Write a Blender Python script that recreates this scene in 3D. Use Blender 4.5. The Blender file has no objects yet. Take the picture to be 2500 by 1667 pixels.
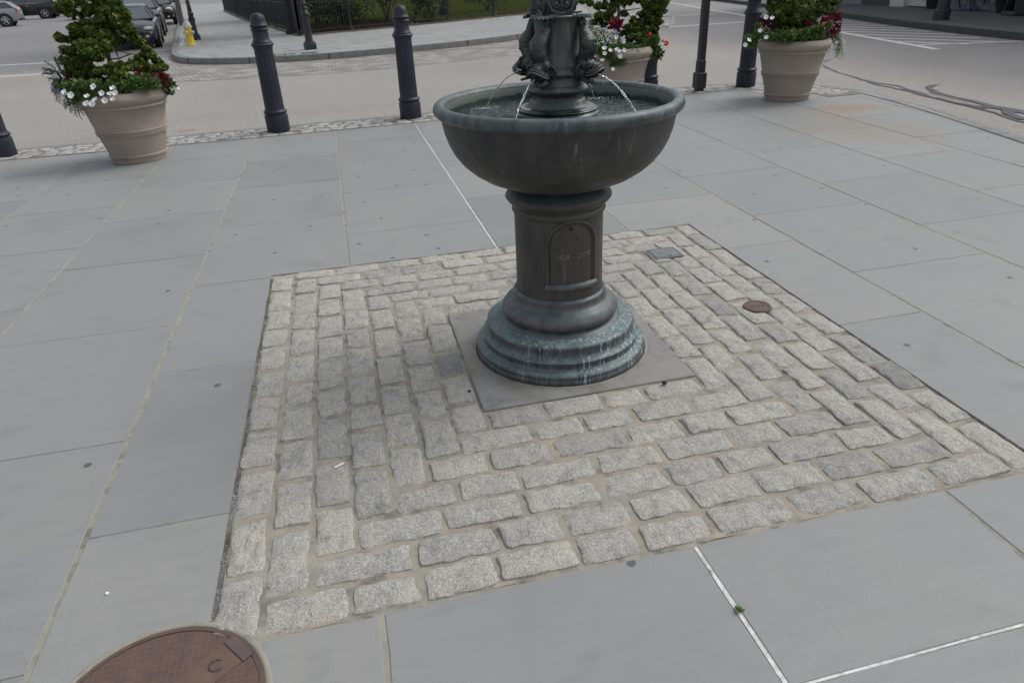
import bpy, math, random
from mathutils import Vector, Matrix, noise
R = math.radians
scene = bpy.context.scene
COL = scene.collection

# ------------------------------------------------------------------ camera
M = ((0.9705693717967383, -0.23732993922974271, -0.04086067149829203),
     (-0.14630903049377014, -0.44634243932792117, -0.8828205335461868),
     (0.19128189178816105, 0.8628168558854235, -0.46792981426057334))
EYE = Vector((0, 0, 1.5))
cam = bpy.data.cameras.new('camera')
cam.sensor_width = 36.0
cam.lens = 1685.0 / 2500 * 36
cam.clip_start = 0.05
cam.clip_end = 1000
cam.dof.use_dof = True
cam.dof.focus_distance = 2.75
cam.dof.aperture_fstop = 6.3
co = bpy.data.objects.new('camera', cam)
COL.objects.link(co)
rx, dn, fw = (Vector(r) for r in M)
co.matrix_world = Matrix(((rx.x, -dn.x, -fw.x, 0), (rx.y, -dn.y, -fw.y, 0), (rx.z, -dn.z, -fw.z, 1.5), (0, 0, 0, 1)))
scene.camera = co

# ------------------------------------------------------------------ light
SUN_EL, SUN_AZ = R(50), R(12)        # azimuth measured from +x towards +y
world = bpy.data.worlds.new('World')
scene.world = world
world.use_nodes = True
wn, wl = world.node_tree.nodes, world.node_tree.links
sky = wn.new('ShaderNodeTexSky')
sky.sky_type = 'NISHITA'
sky.sun_disc = False
sky.sun_elevation = SUN_EL
sky.sun_rotation = math.pi / 2 - SUN_AZ
sky.air_density = 1.0
sky.dust_density = 3.0
hs = wn.new('ShaderNodeHueSaturation')
hs.inputs['Saturation'].default_value = 0.28
wl.new(sky.outputs[0], hs.inputs['Color'])
wl.new(hs.outputs[0], wn['Background'].inputs[0])
wn['Background'].inputs[1].default_value = 0.135
sun = bpy.data.lights.new('sun', 'SUN')
sun.energy = 0.8
sun.angle = R(32)
sun.color = (1.0, 0.97, 0.92)
so = bpy.data.objects.new('sun', sun)
COL.objects.link(so)
sd = Vector((math.cos(SUN_EL) * math.cos(SUN_AZ), math.cos(SUN_EL) * math.sin(SUN_AZ), math.sin(SUN_EL)))
so.rotation_euler = sd.to_track_quat('Z', 'Y').to_euler()
scene.view_settings.view_transform = 'Standard'
scene.view_settings.look = 'None'
scene.view_settings.exposure = 0.34
scene.view_settings.gamma = 1.0
scene.view_settings.use_curve_mapping = False
scene.render.engine = 'CYCLES'
scene.cycles.max_bounces = 8
scene.cycles.transparent_max_bounces = 8
scene.cycles.caustics_reflective = False
scene.cycles.caustics_refractive = False

# ------------------------------------------------------------------ helpers
def tag(o, label=None, cat=None, group=None, kind=None):
    if label: o['label'] = label
    if cat: o['category'] = cat
    if group: o['group'] = group
    if kind: o['kind'] = kind
    return o

def empty(name, loc=(0, 0, 0), rz=0.0):
    o = bpy.data.objects.new(name, None)
    o.empty_display_size = 0.1
    o.location = loc
    o.rotation_euler = (0, 0, rz)
    COL.objects.link(o)
    return o

class MB:
    """collects faces, builds one mesh object"""
    def __init__(self):
        self.v, self.f, self.mi, self.tone = [], [], [], []
    def add(self, verts, faces, mi=0, tone=0.5):
        b = len(self.v)
        self.v += [tuple(p) for p in verts]
        self.tone += [tone] * len(verts) if not isinstance(tone, list) else tone
        self.f += [tuple(b + i for i in f) for f in faces]
        self.mi += [mi] * len(faces)
    def box(self, c, s, rz=0.0, mi=0, tone=0.5, bev=0.0):
        x, y, z = s[0] / 2, s[1] / 2, s[2] / 2
        ca, sa = math.cos(rz), math.sin(rz)
        if bev <= 0:
            pts = [(-x, -y, -z), (x, -y, -z), (x, y, -z), (-x, y, -z), (-x, -y, z), (x, -y, z), (x, y, z), (-x, y, z)]
            fs = [(3, 2, 1, 0), (4, 5, 6, 7), (0, 1, 5, 4), (1, 2, 6, 5), (2, 3, 7, 6), (3, 0, 4, 7)]
        else:
            b = bev
            pts = []
            for zz, ins in ((-z, b), (-z + b, 0), (z - b, 0), (z, b)):
                X, Y = x - ins, y - ins
                k = b * 0.6 if ins == 0 else 0
                pts += [(-X + k, -Y, zz), (X - k, -Y, zz), (X, -Y + k, zz), (X, Y - k, zz), (X - k, Y, zz), (-X + k, Y, zz), (-X, Y - k, zz), (-X, -Y + k, zz)]
            fs = [tuple(reversed(range(8))), tuple(range(24, 32))]
            for r in range(3):
                for i in range(8):
                    j = (i + 1) % 8
                    fs.append((r * 8 + i, r * 8 + j, r * 8 + 8 + j, r * 8 + 8 + i))
        self.add([(c[0] + p[0] * ca - p[1] * sa, c[1] + p[0] * sa + p[1] * ca, c[2] + p[2]) for p in pts], fs, mi, tone)
    def lathe(self, prof, n=48, c=(0, 0, 0), mi=0, a0=0.0, a1=None, cap=True, fl=None):
        """prof: list of (r, z); fl(angle, i)-> radius factor"""
        full = a1 is None
        a1 = a0 + 2 * math.pi if full else a1
        m = n if full else n + 1
        vs = []
        for i, (r, z) in enumerate(prof):
            for k in range(m):
                a = a0 + (a1 - a0) * k / n
                rr = r * (fl(a, i) if fl else 1.0)
                vs.append((c[0] + rr * math.cos(a), c[1] + rr * math.sin(a), c[2] + z))
        fs = []
        for i in range(len(prof) - 1):
            for k in range(n):
                k2 = (k + 1) % m if full else k + 1
                fs.append((i * m + k, i * m + k2, (i + 1) * m + k2, (i + 1) * m + k))
        if full and cap:
            if prof[0][0] > 1e-5: fs.append(tuple(reversed(range(m))))
            if prof[-1][0] > 1e-5: fs.append(tuple((len(prof) - 1) * m + k for k in range(m)))
        self.add(vs, fs, mi)
    def tube(self, pts, rad, n=8, mi=0, tone=0.5, ell=None, up=None):
        """sweep; rad list or number; ell=(a,b) scale factors per point or single"""
        pts = [Vector(p) for p in pts]
        L = len(pts)
        if not isinstance(rad, (list, tuple)): rad = [rad] * L
        vs = []
        ref = Vector(up) if up else Vector((0.13, 0.31, 0.94))
        for i in range(L):
            t = (pts[min(i + 1, L - 1)] - pts[max(i - 1, 0)]).normalized()
            s = ref.cross(t)
            if s.length < 1e-4: s = Vector((1, 0, 0)).cross(t)
            s.normalize()
            u = t.cross(s)
            ea, eb = (ell[i] if isinstance(ell, list) else ell) if ell else (1, 1)
            for k in range(n):
                a = 2 * math.pi * k / n
                vs.append(pts[i] + s * math.cos(a) * rad[i] * ea + u * math.sin(a) * rad[i] * eb)
        fs = []
        for i in range(L - 1):
            for k in range(n):
                k2 = (k + 1) % n
                fs.append((i * n + k, i * n + k2, (i + 1) * n + k2, (i + 1) * n + k))
        fs.append(tuple(reversed(range(n))))
        fs.append(tuple((L - 1) * n + k for k in range(n)))
        self.add(vs, fs, mi, tone)
    def ball(self, c, r, n=10, mi=0, tone=0.5, rot=None):
        if not isinstance(r, (tuple, list)): r = (r, r, r)
        rows = max(4, n // 2 + 1)
        vs = []
        for i in range(rows + 1):
            th = math.pi * i / rows
            for k in range(n):
                a = 2 * math.pi * k / n
                p = Vector((r[0] * math.sin(th) * math.cos(a), r[1] * math.sin(th) * math.sin(a), r[2] * math.cos(th)))
                if rot is not None: p = rot @ p
                vs.append((c[0] + p.x, c[1] + p.y, c[2] + p.z))
        fs = []
        for i in range(rows):
            for k in range(n):
                k2 = (k + 1) % n
                fs.append((i * n + k, (i + 1) * n + k, (i + 1) * n + k2, i * n + k2))
        self.add(vs, fs, mi, tone)
    def poly(self, pts, z, mi=0, tone=0.5):
        self.add([(p[0], p[1], z) for p in pts], [tuple(range(len(pts)))], mi, tone)
    def prism(self, pts, z0, z1, mi=0, tone=0.5):
        n = len(pts)
        vs = [(p[0], p[1], z0) for p in pts] + [(p[0], p[1], z1) for p in pts]
        fs = [tuple(range(n, 2 * n)), tuple(reversed(range(n)))] + [(i, (i + 1) % n, n + (i + 1) % n, n + i) for i in range(n)]
        self.add(vs, fs, mi, tone)
    def build(self, name, mats, parent=None, smooth=True, angle=40, loc=None):
        me = bpy.data.meshes.new(name)
        me.from_pydata(self.v, [], self.f)
        if not isinstance(mats, (list, tuple)): mats = [mats]
        for m in mats: me.materials.append(m)
        me.polygons.foreach_set('material_index', self.mi)
        if smooth:
            me.polygons.foreach_set('use_smooth', [True] * len(self.f))
        at = me.attributes.new('tone', 'FLOAT', 'POINT')
        at.data.foreach_set('value', self.tone)
        me.update()
        if smooth and angle < 180:
            me.set_sharp_from_angle(angle=R(angle))
        o = bpy.data.objects.new(name, me)
        COL.objects.link(o)
        if parent: o.parent = parent
        if loc: o.location = loc
        return o

def copy_tree(o, parent=None):
    c = o.copy()
    COL.objects.link(c)
    c.parent = parent
    for ch in list(o.children):
        copy_tree(ch, c)
    return c

# node material builder -------------------------------------------------
class NM:
    def __init__(self, name):
        self.m = bpy.data.materials.new(name)
        self.m.use_nodes = True
        self.n, self.l = self.m.node_tree.nodes, self.m.node_tree.links
        self.b = self.n['Principled BSDF']
        self.out = self.n['Material Output']
    def new(self, t, **kw):
        nd = self.n.new(t)
        for k, v in kw.items(): setattr(nd, k, v)
        return nd
    def set(self, sock, v):
        s = self.b.inputs[sock]
        if hasattr(v, 'is_output') or hasattr(v, 'links'): self.l.new(v, s)
        else: s.default_value = v
    def coords(self, scale=(1, 1, 1), kind='Object'):
        tc = self.new('ShaderNodeTexCoord')
        mp = self.new('ShaderNodeMapping')
        mp.inputs['Scale'].default_value = scale
        self.l.new(tc.outputs[kind], mp.inputs[0])
        return mp.outputs[0]
    def noise(self, scale, detail=3, rough=0.55, co=None, dist=0.0):
        nd = self.new('ShaderNodeTexNoise')
        nd.inputs['Scale'].default_value = scale
        nd.inputs['Detail'].default_value = detail
        nd.inputs['Roughness'].default_value = rough
        nd.inputs['Distortion'].default_value = dist
        self.l.new(co if co is not None else self.coords(), nd.inputs['Vector'])
        return nd.outputs[0]
    def ramp(self, fac, stops, interp='LINEAR'):
        nd = self.new('ShaderNodeValToRGB')
        nd.color_ramp.interpolation = interp
        el = nd.color_ramp.elements
        while len(el) < len(stops): el.new(0.5)
        for e, (p, c) in zip(el, stops):
            e.position = p
            e.color = (c, c, c, 1) if not isinstance(c, (tuple, list)) else (*c[:3], 1)
        self.l.new(fac, nd.inputs[0])
        return nd.outputs[0]
    def mix(self, fac, a, b, mode='MIX'):
        nd = self.new('ShaderNodeMix', data_type='RGBA', blend_type=mode)
        for i, v in ((0, fac), (6, a), (7, b)):
            s = nd.inputs[i]
            if hasattr(v, 'links'): self.l.new(v, s)
            else: s.default_value = v if i == 0 else ((*v[:3], 1) if isinstance(v, (tuple, list)) else (v, v, v, 1))
        return nd.outputs[2]
    def math(self, op, a, b=0.0, clamp=False):
        nd = self.new('ShaderNodeMath', operation=op)
        nd.use_clamp = clamp
        for i, v in ((0, a), (1, b)):
            if hasattr(v, 'links'): self.l.new(v, nd.inputs[i])
            else: nd.inputs[i].default_value = v
        return nd.outputs[0]
    def attr(self, name='tone'):
        return self.new('ShaderNodeAttribute', attribute_name=name).outputs['Fac']
    def bump(self, h, strength=0.3, dist=0.01, normal=None):
        nd = self.new('ShaderNodeBump')
        nd.inputs['Strength'].default_value = strength
        nd.inputs['Distance'].default_value = dist
        self.l.new(h, nd.inputs['Height'])
        if normal is not None: self.l.new(normal, nd.inputs['Normal'])
        return nd.outputs[0]

def simple(name, col, rough=0.6, metal=0.0, spec=0.5, var=0.12, scale=6.0, bump=0.0, bscale=60):
    k = NM(name)
    nz = k.noise(scale, 4)
    lo = tuple(c * (1 - var) for c in col)
    hi = tuple(min(1, c * (1 + var)) for c in col)
    k.set('Base Color', k.ramp(nz, [(0.3, lo), (0.7, hi)]))
    k.set('Roughness', rough)
    k.set('Metallic', metal)
    k.set('Specular IOR Level', spec)
    if bump: k.set('Normal', k.bump(k.noise(bscale, 4), bump, 0.003))
    return k.m

MT = {}
# bluestone flags
k = NM('bluestone')
tone = k.attr()
c0 = k.coords()
big = k.noise(1.6, 6, 0.7, c0, 0.5)
streak = k.noise(1.0, 5, 0.6, k.coords((5, 30, 5)), 0.6)
fine = k.noise(420, 3, 0.7, c0)
base = k.ramp(tone, [(0.0, (0.240, 0.250, 0.250)), (0.5, (0.264, 0.270, 0.268)), (1.0, (0.288, 0.290, 0.282))])
col = k.mix(1.0, base, k.ramp(big, [(0.3, (0.90, 0.91, 0.915)), (0.5, (1, 1, 1)), (0.68, (1.06, 1.045, 1.01))]), 'MULTIPLY')
col = k.mix(1.0, col, k.ramp(streak, [(0.32, 0.95), (0.5, 1.0), (0.7, 1.025)]), 'MULTIPLY')
col = k.mix(1.0, col, k.ramp(fine, [(0.3, 0.80), (0.5, 1.0), (0.72, 1.18)]), 'MULTIPLY')
blot = k.noise(3.2, 3, 0.5, c0, 1.0)
col = k.mix(k.math('MULTIPLY', k.ramp(blot, [(0.60, 0.0), (0.74, 1.0)]), 0.30), col, (0.16, 0.165, 0.175))
# small dark chewing gum spots and pale specks: wear that belongs to the stone
vo = k.new('ShaderNodeTexVoronoi', feature='F1', voronoi_dimensions='2D')
vo.inputs['Scale'].default_value = 2.3
wob = k.new('ShaderNodeMix', data_type='RGBA')
k.l.new(c0, vo.inputs['Vector'])
spot = k.ramp(k.math('ADD', vo.outputs['Distance'], k.math('MULTIPLY', k.noise(40, 2, 0.5, c0), 0.03)), [(0.044, 1.0), (0.052, 0.0)])
keep = k.ramp(vo.outputs['Color'], [(0.40, 1.0), (0.46, 0.0)])
col = k.mix(k.math('MULTIPLY', k.math('MULTIPLY', spot, keep), 0.9), col, (0.085, 0.088, 0.095))
# iron stain near the right hand planter
geo = k.new('ShaderNodeNewGeometry')
def blob(kk, cx, cy, rx_, ry_, n_amt=0.5):
    sub = kk.new('ShaderNodeVectorMath', operation='SUBTRACT'); sub.inputs[1].default_value = (cx, cy, 0)
    kk.l.new(geo.outputs['Position'], sub.inputs[0])
    mu = kk.new('ShaderNodeVectorMath', operation='MULTIPLY'); mu.inputs[1].default_value = (1 / rx_, 1 / ry_, 0)
    kk.l.new(sub.outputs[0], mu.inputs[0])
    ln = kk.new('ShaderNodeVectorMath', operation='LENGTH')
    kk.l.new(mu.outputs[0], ln.inputs[0])
    return kk.math('ADD', ln.outputs['Value'], kk.math('MULTIPLY', kk.math('SUBTRACT', kk.noise(2.5, 4, 0.6), 0.5), n_amt))
s1 = k.math('ADD', k.ramp(blob(k, 5.62, 7.08, 0.50, 0.34, 0.9), [(0.45, 1.0), (1.1, 0.0)]), k.ramp(blob(k, 5.22, 6.62, 0.30, 0.45, 0.9), [(0.2, 0.6), (1.1, 0.0)]), True)
s2 = k.ramp(blob(k, 5.0, 6.1, 0.85, 0.9, 1.2), [(0.3, 1.0), (1.15, 0.0)])
col = k.mix(k.math('MULTIPLY', s2, 0.55), col, (0.255, 0.225, 0.185))
col = k.mix(k.math('MULTIPLY', s1, 0.75), col, (0.285, 0.205, 0.14))
k.set('Base Color', col)
k.set('Roughness', k.ramp(big, [(0.3, 0.56), (0.7, 0.68)]))
k.set('Specular IOR Level', 0.42)
h = k.math('ADD', k.math('MULTIPLY', streak, 0.8), k.math('MULTIPLY', fine, 0.25))
k.set('Normal', k.bump(h, 0.22, 0.003))
MT['flag'] = k.m

# mortar
def mortar(name, c1, c2, dark=0.25):
    k = NM(name)
    c0 = k.coords()
    n1 = k.noise(14, 5, 0.65, c0)
    n2 = k.noise(500, 3, 0.7, c0)
    n3 = k.noise(9.0, 4, 0.65, c0)
    col = k.ramp(n1, [(0.3, c1), (0.7, c2)])
    col = k.mix(1.0, col, k.ramp(n2, [(0.3, 0.72), (0.55, 1.0), (0.75, 1.25)]), 'MULTIPLY')
    col = k.mix(k.math('MULTIPLY', k.ramp(n3, [(0.54, 0.0), (0.66, 1.0)]), dark), col, (0.08, 0.078, 0.07))
    k.set('Base Color', col)
    k.set('Roughness', 0.9)
    k.set('Specular IOR Level', 0.25)
    k.set('Normal', k.bump(k.math('ADD', n2, n1), 0.6, 0.004))
    return k.m
MT['mortar'] = mortar('sandy_mortar', (0.30, 0.275, 0.235), (0.45, 0.40, 0.325), 0.55)
MT['joint'] = mortar('joint_mortar', (0.29, 0.28, 0.24), (0.42, 0.40, 0.33), 0.5)
MT['dirt_shade'] = mortar('dark_grit_shade', (0.05, 0.05, 0.045), (0.13, 0.125, 0.115), 0.6)  # grit in the joints; also paints contact shade at the fountain foot
MT['gritmix'] = mortar('gritty_gap', (0.06, 0.058, 0.052), (0.26, 0.25, 0.225), 0.8)
k = NM('white_sealant')
n1 = k.noise(35, 4, 0.6)
k.set('Base Color', k.ramp(n1, [(0.26, (0.10, 0.10, 0.095)), (0.40, (0.46, 0.46, 0.45)), (0.6, (0.70, 0.70, 0.69))]))
k.set('Roughness', 0.7)
MT['white'] = k.m

# granite setts
k = NM('granite')
c0 = k.coords()
tone = k.attr()
f1 = k.noise(260, 5, 0.78, c0)
f2 = k.noise(120, 3, 0.6, c0)
g = k.ramp(f1, [(0.33, (0.14, 0.138, 0.135)), (0.43, (0.33, 0.325, 0.312)), (0.53, (0.43, 0.424, 0.402)), (0.64, (0.65, 0.64, 0.61))])
g = k.mix(1.0, g, k.ramp(f2, [(0.3, 0.82), (0.7, 1.15)]), 'MULTIPLY')
tint = k.ramp(tone, [(0.0, (0.55, 0.57, 0.60)), (0.22, (0.84, 0.85, 0.86)), (0.45, (1.0, 1.0, 0.99)), (0.7, (1.06, 1.055, 1.03)), (0.88, (1.12, 1.10, 1.05)), (1.0, (1.18, 1.14, 1.06))])
g = k.mix(1.0, g, tint, 'MULTIPLY')
pt = k.noise(11, 5, 0.65, c0, 0.8)
g = k.mix(1.0, g, k.ramp(pt, [(0.3, (0.72, 0.72, 0.72)), (0.45, (0.98, 0.98, 0.97)), (0.7, (1.14, 1.11, 1.05))]), 'MULTIPLY')
vn = k.noise(1.0, 5, 0.7, k.coords((60, 20, 20)), 0.8)
g = k.mix(1.0, g, k.ramp(vn, [(0.36, 0.80), (0.48, 1.0), (0.66, 1.06)]), 'MULTIPLY')
k.set('Base Color', g)
k.set('Roughness', 0.82)
k.set('Specular IOR Level', 0.3)
hb = k.math('ADD', k.math('MULTIPLY', k.noise(60, 5, 0.7, c0), 1.0), k.math('MULTIPLY', f1, 0.25))
k.set('Normal', k.bump(hb, 1.0, 0.009))
MT['granite'] = k.m
MT['curb'] = simple('curb_granite', (0.22, 0.23, 0.23), 0.8, spec=0.3, var=0.22, scale=9, bump=0.3)
MT['paleset'] = simple('pale_granite', (0.42, 0.415, 0.40), 0.85, spec=0.3, var=0.38, scale=14, bump=0.5, bscale=90)

# asphalt
k = NM('asphalt')
c0 = k.coords()
f = k.noise(130, 3, 0.8, c0)
f_ = k.noise(45, 5, 0.8, c0)
b = k.noise(0.22, 5, 0.6, c0, 0.6)
sp = k.new('ShaderNodeSeparateXYZ'); k.l.new(geo.outputs[0] if False else k.new('ShaderNodeNewGeometry').outputs['Position'], sp.inputs[0])
yy = k.math('ADD', sp.outputs['Y'], k.math('MULTIPLY', b, 1.0))
near = k.mix(0.5, (0.305, 0.292, 0.272), (0.32, 0.307, 0.287))
far = k.mix(0.5, (0.225, 0.225, 0.228), (0.235, 0.232, 0.235))
# the older worn strip beside the plaza is browner than the carriageway beyond the seam
seam = k.math('ADD', k.math('MULTIPLY', k.math('SUBTRACT', yy, 20.2), 0.9), 0.0)
col = k.mix(k.math('MULTIPLY', seam, 1.0, True), near, far)
sx = k.math('MULTIPLY', k.math('SUBTRACT', k.math('ADD', sp.outputs['X'], k.math('MULTIPLY', b, 1.2)), 8.6), 0.55, True)
col = k.mix(sx, col, (0.23, 0.224, 0.222))
col = k.mix(1.0, col, k.ramp(f, [(0.34, 0.55), (0.5, 1.0), (0.68, 1.5)]), 'MULTIPLY')
col = k.mix(1.0, col, k.ramp(f_, [(0.32, 0.72), (0.5, 1.0), (0.68, 1.28)]), 'MULTIPLY')
col = k.mix(1.0, col, k.ramp(b, [(0.3, 0.90), (0.5, 1.0), (0.65, 1.06)]), 'MULTIPLY')
k.set('Base Color', col)
k.set('Roughness', 0.88)
k.set('Specular IOR Level', 0.3)
k.set('Normal', k.bump(f, 0.6, 0.006))
MT['asphalt'] = k.m

# brick-patterned surfaces (sidewalk flags, road setts seen small)
def slabs(name, c1, c2, cm, bw, rh, mortar_size, rot=0.0, bumpd=0.01, shift=(0, 0, 0), var=0.5):
    k = NM(name)
    tc = k.new('ShaderNodeTexCoord')
    mp = k.new('ShaderNodeMapping')
    mp.inputs['Rotation'].default_value = (0, 0, rot)
    mp.inputs['Location'].default_value = shift
    k.l.new(tc.outputs['Object'], mp.inputs[0])
    wz = k.noise(3.0, 2, 0.5, mp.outputs[0])
    add = k.new('ShaderNodeVectorMath', operation='ADD')
    k.l.new(mp.outputs[0], add.inputs[0])
    cmb = k.new('ShaderNodeCombineXYZ')
    k.l.new(k.math('MULTIPLY', wz, 0.05 * rh), cmb.inputs[0]); k.l.new(k.math('MULTIPLY', wz, 0.12 * rh), cmb.inputs[1])
    k.l.new(cmb.outputs[0], add.inputs[1])
    br = k.new('ShaderNodeTexBrick')
    k.l.new(add.outputs[0], br.inputs['Vector'])
    br.inputs['Scale'].default_value = 1.0
    br.inputs['Brick Width'].default_value = bw
    br.inputs['Row Height'].default_value = rh
    br.inputs['Mortar Size'].default_value = mortar_size
    br.inputs['Mortar Smooth'].default_value = 0.3
    br.inputs['Bias'].default_value = 0.0
    br.inputs['Color1'].default_value = (*c1, 1)
    br.inputs['Color2'].default_value = (*c2, 1)
    br.inputs['Mortar'].default_value = (*cm, 1)
    n1 = k.noise(2.0, 4, 0.6)
    n2 = k.noise(45, 3, 0.7)
    col = k.mix(1.0, br.outputs['Color'], k.ramp(n1, [(0.3, 1 - 0.25 * var), (0.7, 1 + 0.2 * var)]), 'MULTIPLY')
    col = k.mix(1.0, col, k.ramp(n2, [(0.3, 1 - 0.35 * var), (0.7, 1 + 0.35 * var)]), 'MULTIPLY')
    k.set('Base Color', col)
    k.set('Roughness', 0.8)
    k.set('Specular IOR Level', 0.3)
    k.set('Normal', k.bump(k.math('SUBTRACT', 1.0, br.outputs['Fac']), 0.5, bumpd))
    return k.m
MT['sidewalk'] = slabs('far_bluestone', (0.30, 0.305, 0.305), (0.34, 0.34, 0.335), (0.15, 0.15, 0.145), 1.9, 0.95, 0.022, rot=R(-22), var=0.45, bumpd=0.004)
MT['roadsett'] = slabs('road_setts', (0.26, 0.26, 0.255), (0.42, 0.41, 0.39), (0.16, 0.15, 0.135), 0.24, 0.135, 0.018, rot=R(-16), var=1.3, bumpd=0.02)
MT['gutter'] = slabs('gutter_setts', (0.25, 0.24, 0.225), (0.38, 0.36, 0.33), (0.13, 0.125, 0.115), 0.26, 0.30, 0.03, rot=R(-80.5), var=0.9, bumpd=0.02)
MT['rsidewalk'] = slabs('right_sidewalk_slabs', (0.105, 0.105, 0.108), (0.125, 0.122, 0.122), (0.07, 0.07, 0.07), 1.4, 1.1, 0.012, rot=R(20), var=0.4, bumpd=0.003)

# road paint, tar
k = NM('road_paint')
n1 = k.noise(30, 5, 0.7)
k.set('Base Color', k.ramp(n1, [(0.36, (0.30, 0.29, 0.285)), (0.46, (0.58, 0.57, 0.55)), (0.7, (0.66, 0.65, 0.63))]))
k.set('Roughness', 0.8)
MT['paint'] = k.m
MT['tar'] = simple('tar', (0.055, 0.055, 0.068), 0.55, var=0.2)
MT['redpaint'] = simple('red_survey_paint', (0.55, 0.20, 0.17), 0.8)

# bronze
def bronze(name, base, run_amt, base2=None, rough=0.42, metal=0.3, top=0.6, runs=(0.60, 0.66), runc=(0.30, 0.40, 0.42), sc=46):
    """patina grows on upward ledges and runs down in streaks"""
    k = NM(name)
    c0 = k.coords()
    st = k.noise(1.0, 4, 0.6, k.coords((sc, sc, 2.5)), 0.2)
    st2 = k.noise(1.0, 3, 0.6, k.coords((sc * .45, sc * .45, 5)), 0.2)
    bl = k.noise(16, 5, 0.65, c0, 0.4)
    wide = k.noise(4.5, 3, 0.5, c0)
    ge = k.new('ShaderNodeNewGeometry')
    sp = k.new('ShaderNodeSeparateXYZ'); k.l.new(ge.outputs['Normal'], sp.inputs[0])
    upw = k.ramp(sp.outputs['Z'], [(0.35, 0.0), (0.9, 1.0)])
    b2 = base2 or tuple(c * 1.5 for c in base)
    col = k.ramp(k.math('ADD', k.math('MULTIPLY', st2, 0.6), k.math('MULTIPLY', bl, 0.4)), [(0.38, base), (0.62, b2)])
    tealc = k.ramp(k.noise(24, 5, 0.7, c0, 0.6), [(0.32, (0.075, 0.125, 0.122)), (0.5, (0.115, 0.180, 0.180)), (0.70, (0.21, 0.29, 0.295))])
    col = k.mix(k.math('MULTIPLY', k.math('MULTIPLY', upw, k.ramp(bl, [(0.2, 0.25), (0.6, 1.0)])), top, True), col, tealc)
    run = k.math('MULTIPLY', k.ramp(st, [(runs[0], 0.0), (runs[1], 1.0)]), k.ramp(wide, [(0.40, 0.0), (0.55, 1.0)]))
    pat = k.math('MULTIPLY', run, run_amt, True)
    col = k.mix(pat, col, runc)
    k.set('Base Color', col)
    k.set('Metallic', k.math('MULTIPLY', k.math('SUBTRACT', 1.0, k.math('ADD', pat, k.math('MULTIPLY', upw, top)), True), metal))
    k.set('Roughness', k.ramp(bl, [(0.3, rough), (0.7, rough + 0.22)]))
    k.set('Normal', k.bump(k.math('ADD', k.noise(160, 4, 0.7, c0), bl), 0.22, 0.003))
    return k.m
MT['bz_bowl'] = bronze('bronze_bowl', (0.034, 0.035, 0.036), 0.8, (0.066, 0.062, 0.060), top=0.5, runs=(0.60, 0.68), runc=(0.13, 0.175, 0.185), sc=34)
MT['bz_rim'] = bronze('bronze_rim', (0.034, 0.048, 0.047), 0.6, (0.110, 0.120, 0.128), rough=0.36, top=0.30, runs=(0.60, 0.66), runc=(0.22, 0.27, 0.27))
MT['bz_base'] = bronze('bronze_base', (0.040, 0.050, 0.054), 0.9, (0.125, 0.130, 0.142), rough=0.40, top=0.85, runs=(0.53, 0.61), runc=(0.30, 0.40, 0.43), sc=75)
MT['bz_torus'] = bronze('bronze_torus', (0.062, 0.064, 0.068), 0.40, (0.125, 0.118, 0.122), rough=0.38, top=0.45, runs=(0.58, 0.68), runc=(0.17, 0.24, 0.26))
MT['bz_col'] = bronze('bronze_column', (0.044, 0.041, 0.039), 0.35, (0.078, 0.072, 0.068), top=0.35, runs=(0.62, 0.72), runc=(0.12, 0.14, 0.14))
MT['bz_plaque'] = bronze('bronze_plaque', (0.055, 0.047, 0.043), 0.15, (0.086, 0.072, 0.065), top=0.25)
MT['bz_up'] = bronze('bronze_upper', (0.042, 0.048, 0.045), 0.2, (0.098, 0.104, 0.096), rough=0.38, top=0.35)
MT['bz_wet'] = bronze('bronze_wet_foot', (0.006, 0.012, 0.011), 0.1, (0.016, 0.028, 0.025), rough=0.10, top=0.12)
# scaled fish skin
k = NM('bronze_scales')
c0 = k.coords()
vo = k.new('ShaderNodeTexVoronoi', feature='F1'); vo.inputs['Scale'].default_value = 120
k.l.new(c0, vo.inputs['Vector'])
k.set('Base Color', k.mix(k.ramp(k.noise(25, 4), [(0.4, 0.0), (0.7, 0.6)]), (0.045, 0.05, 0.046), (0.10, 0.135, 0.125)))
k.set('Metallic', 0.3)
k.set('Roughness', 0.42)
k.set('Normal', k.bump(k.math('SUBTRACT', 1.0, vo.outputs['Distance']), 0.6, 0.003))
MT['scales'] = k.m
k = NM('algae_basin')
c0 = k.coords()
sz = k.new('ShaderNodeSeparateXYZ'); k.l.new(k.new('ShaderNodeNewGeometry').outputs['Position'], sz.inputs[0])
lvl = k.math('ADD', sz.outputs['Z'], k.math('MULTIPLY', k.math('SUBTRACT', k.noise(22, 5, 0.7, c0, 0.5), 0.5), 0.05))
dry = k.math('MULTIPLY', k.math('SUBTRACT', lvl, 1.033), 160, True)
k.set('Base Color', k.mix(dry, (0.010, 0.036, 0.030), (0.13, 0.15, 0.135)))
k.set('Roughness', 0.5)
MT['basin'] = k.m
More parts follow.
